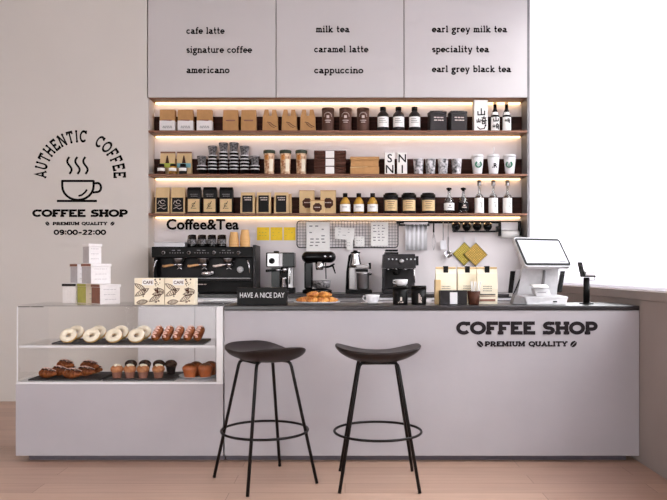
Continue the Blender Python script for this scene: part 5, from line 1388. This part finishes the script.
cc = [(46, 4.66, 0, -.5, 'front row, at the left corner'), (71, 4.64, 0, -.3, 'front row, near the muffins'), (58, 4.73, .004, -.5, 'second row, left'), (84, 4.71, .004, -.35, 'second row, right'),
      (66, 4.82, .004, -.4, 'back row, left'), (92, 4.82, .004, -.4, 'back row, right'), (64, 4.765, .042, -.5, 'on top of the left heap'), (88, 4.765, .036, -.4, 'on top of the right heap')]
series(mk_cc, [(wx(p, y), y, BZ+.0066+z) for p, y, z, r, l in cc], ['chocolate-drizzled croissant, ' + l for p, y, z, r, l in cc], 'chocolate croissants in the case', [r for p, y, z, r, l in cc])
# muffins
def mk_muffin(dark):
    t = thing('muffin', '', 'muffin'); r = .034; t.scale = (1, 1, 1)
    mb = MB(); n = 40; vs = []; lv = [(0, .74), (.048, 1.0)]
    for z, k in lv: vs += [(r*k*(1+.035*(i % 2))*math.cos(2*PI*i/n), r*k*(1+.035*(i % 2))*math.sin(2*PI*i/n), z) for i in range(n)]
    mb.add(vs, [tuple(reversed(range(n))), tuple(n+i for i in range(n))]+[(i, (i+1) % n, n+(i+1) % n, n+i) for i in range(n)])
    kz = 1.25 if dark else 1.08; mb.v = [(x, y, z*kz) for x, y, z in mb.v]; obj('paper_case', mb, 'choc' if dark else 'redb', t)
    obj('sponge_top', MB().ellip((0,0,.052*kz), r*1.2, r*1.2, .029, 22, 12, jit=.035), 'muffd' if dark else 'muff', t)
    if not dark:
        mb = MB(); rnd = random.Random(2)
        for k in range(9):
            a = rnd.uniform(0, 2*PI); q1 = rnd.uniform(0, .024); mb.ellip((q1*math.cos(a), q1*math.sin(a), .056+.029*math.sqrt(max(0,1-(q1/(r*1.2))**2))+.001), .0085, .0085, .005, 10, 6)
        obj('crumb_topping', mb, 'icing', t)
    return t
series(lambda: mk_muffin(False), [(wx(p, 4.66), 4.66, BZ+.0066) for p in (117, 130, 143, 158.5)], ['pale-topped brown muffin, first from left in the front row', 'pale-topped brown muffin, second from left in the front row', 'pale-topped brown muffin, third from left in the front row', 'pale-topped brown muffin, rightmost in the front row'], 'brown muffins in the case')
series(lambda: mk_muffin(True), [(wx(p, 4.84), 4.84, BZ+.0066) for p in (131, 145, 159, 171)], ['dark chocolate muffin, first from left in the back row', 'dark chocolate muffin, second from left in the back row', 'dark chocolate muffin, third from left in the back row', 'dark chocolate muffin, rightmost in the back row'], 'chocolate muffins in the case')
# plate of brioche
t = thing('cake_plate', 'white round plate of brown brioche cakes at the lower right', 'plate', (wx(199.5, 4.74), 4.74, BZ))
obj('plate', MB().lathe([(.07,0),(.075,.002),(.132,.012),(.134,.015),(.076,.007),(0,.007)], 40, sx=1.0), 'white', t)
K['choc2'] = mat('browned_crust', (104, 54, 28), .4, var=.2, scale=20)
K['orangebread'] = mat('orange_crust', (166, 86, 38), .45, var=.2, scale=20)
def mk_brioche():
    t = thing('brioche', '', 'cake')
    obj('cake', MB().lathe([(.033,0),(.037,.004),(.045,.042),(.051,.054),(.049,.068),(.036,.080),(.014,.086),(0,.087)], 12), 'orangebread', t)
    obj('crust_top', MB().ellip((0,0,.070), .040, .040, .022, 18, 10, jit=.04), 'choc2', t); return t
K['choc2'] = mat('browned_crust', (104, 54, 28), .4, var=.2, scale=20)
K['orangebread'] = mat('orange_crust', (176, 92, 40), .45, var=.15, scale=20)
sb = series(mk_brioche, [(wx(p, y), y, BZ+.0076) for p, y in ((190, 4.665), (205.5, 4.68), (196, 4.765), (210.5, 4.785))], ['round-topped brown cake at the front of the plate, left', 'round-topped brown cake at the front of the plate, right', 'round-topped brown cake at the back of the plate, left', 'round-topped brown cake at the back of the plate, right'], 'cakes on the white plate')
# ------------------------------------------------------------------ light and camera
w = bpy.data.worlds.new('day'); SC.world = w; w.use_nodes = True
nt = w.node_tree; bg = nt.nodes['Background']
bg.inputs['Color'].default_value = (.955, .985, .99, 1); bg.inputs['Strength'].default_value = 11.0
def area(name, loc, rot, sx, sy, e, col=(1,1,1), portal=False):
    l = bpy.data.lights.new(name, 'AREA'); l.shape = 'RECTANGLE'; l.size = sx; l.size_y = sy; l.energy = e; l.color = col
    if portal: l.cycles.is_portal = True
    o = bpy.data.objects.new(name, l); COL.objects.link(o); o.location = loc; o.rotation_euler = rot
    return o
area('window_portal', (XR+.16, (WY0+WY1)/2, (WZ0+WZ1)/2), (0, PI/2, 0), WZ1-WZ0, WY1-WY0, 1, portal=True)
area('open_front_portal', (-2.1, YN-.16, 1.375), (PI/2, 0, 0), 3.0, 2.25, 1, portal=True)
cam = bpy.data.cameras.new('camera'); cam.sensor_width = 36; cam.lens = F/667*36
cam.shift_x = -(VX-333.5)/667; cam.shift_y = (VY-250)/667
co = bpy.data.objects.new('camera', cam); COL.objects.link(co); co.location = (0, 0, EYE); co.rotation_euler = (PI/2, 0, 0)
SC.camera = co
SC.view_settings.view_transform = 'Standard'; SC.view_settings.look = 'None'; SC.view_settings.gamma = 1
SC.view_settings.use_curve_mapping = False; SC.view_settings.exposure = -0.25
SC.cycles.max_bounces = 8; SC.cycles.transparent_max_bounces = 16; SC.cycles.use_denoising = True
SC.cycles.caustics_reflective = False; SC.cycles.caustics_refractive = False; SC.cycles.sample_clamp_indirect = 6
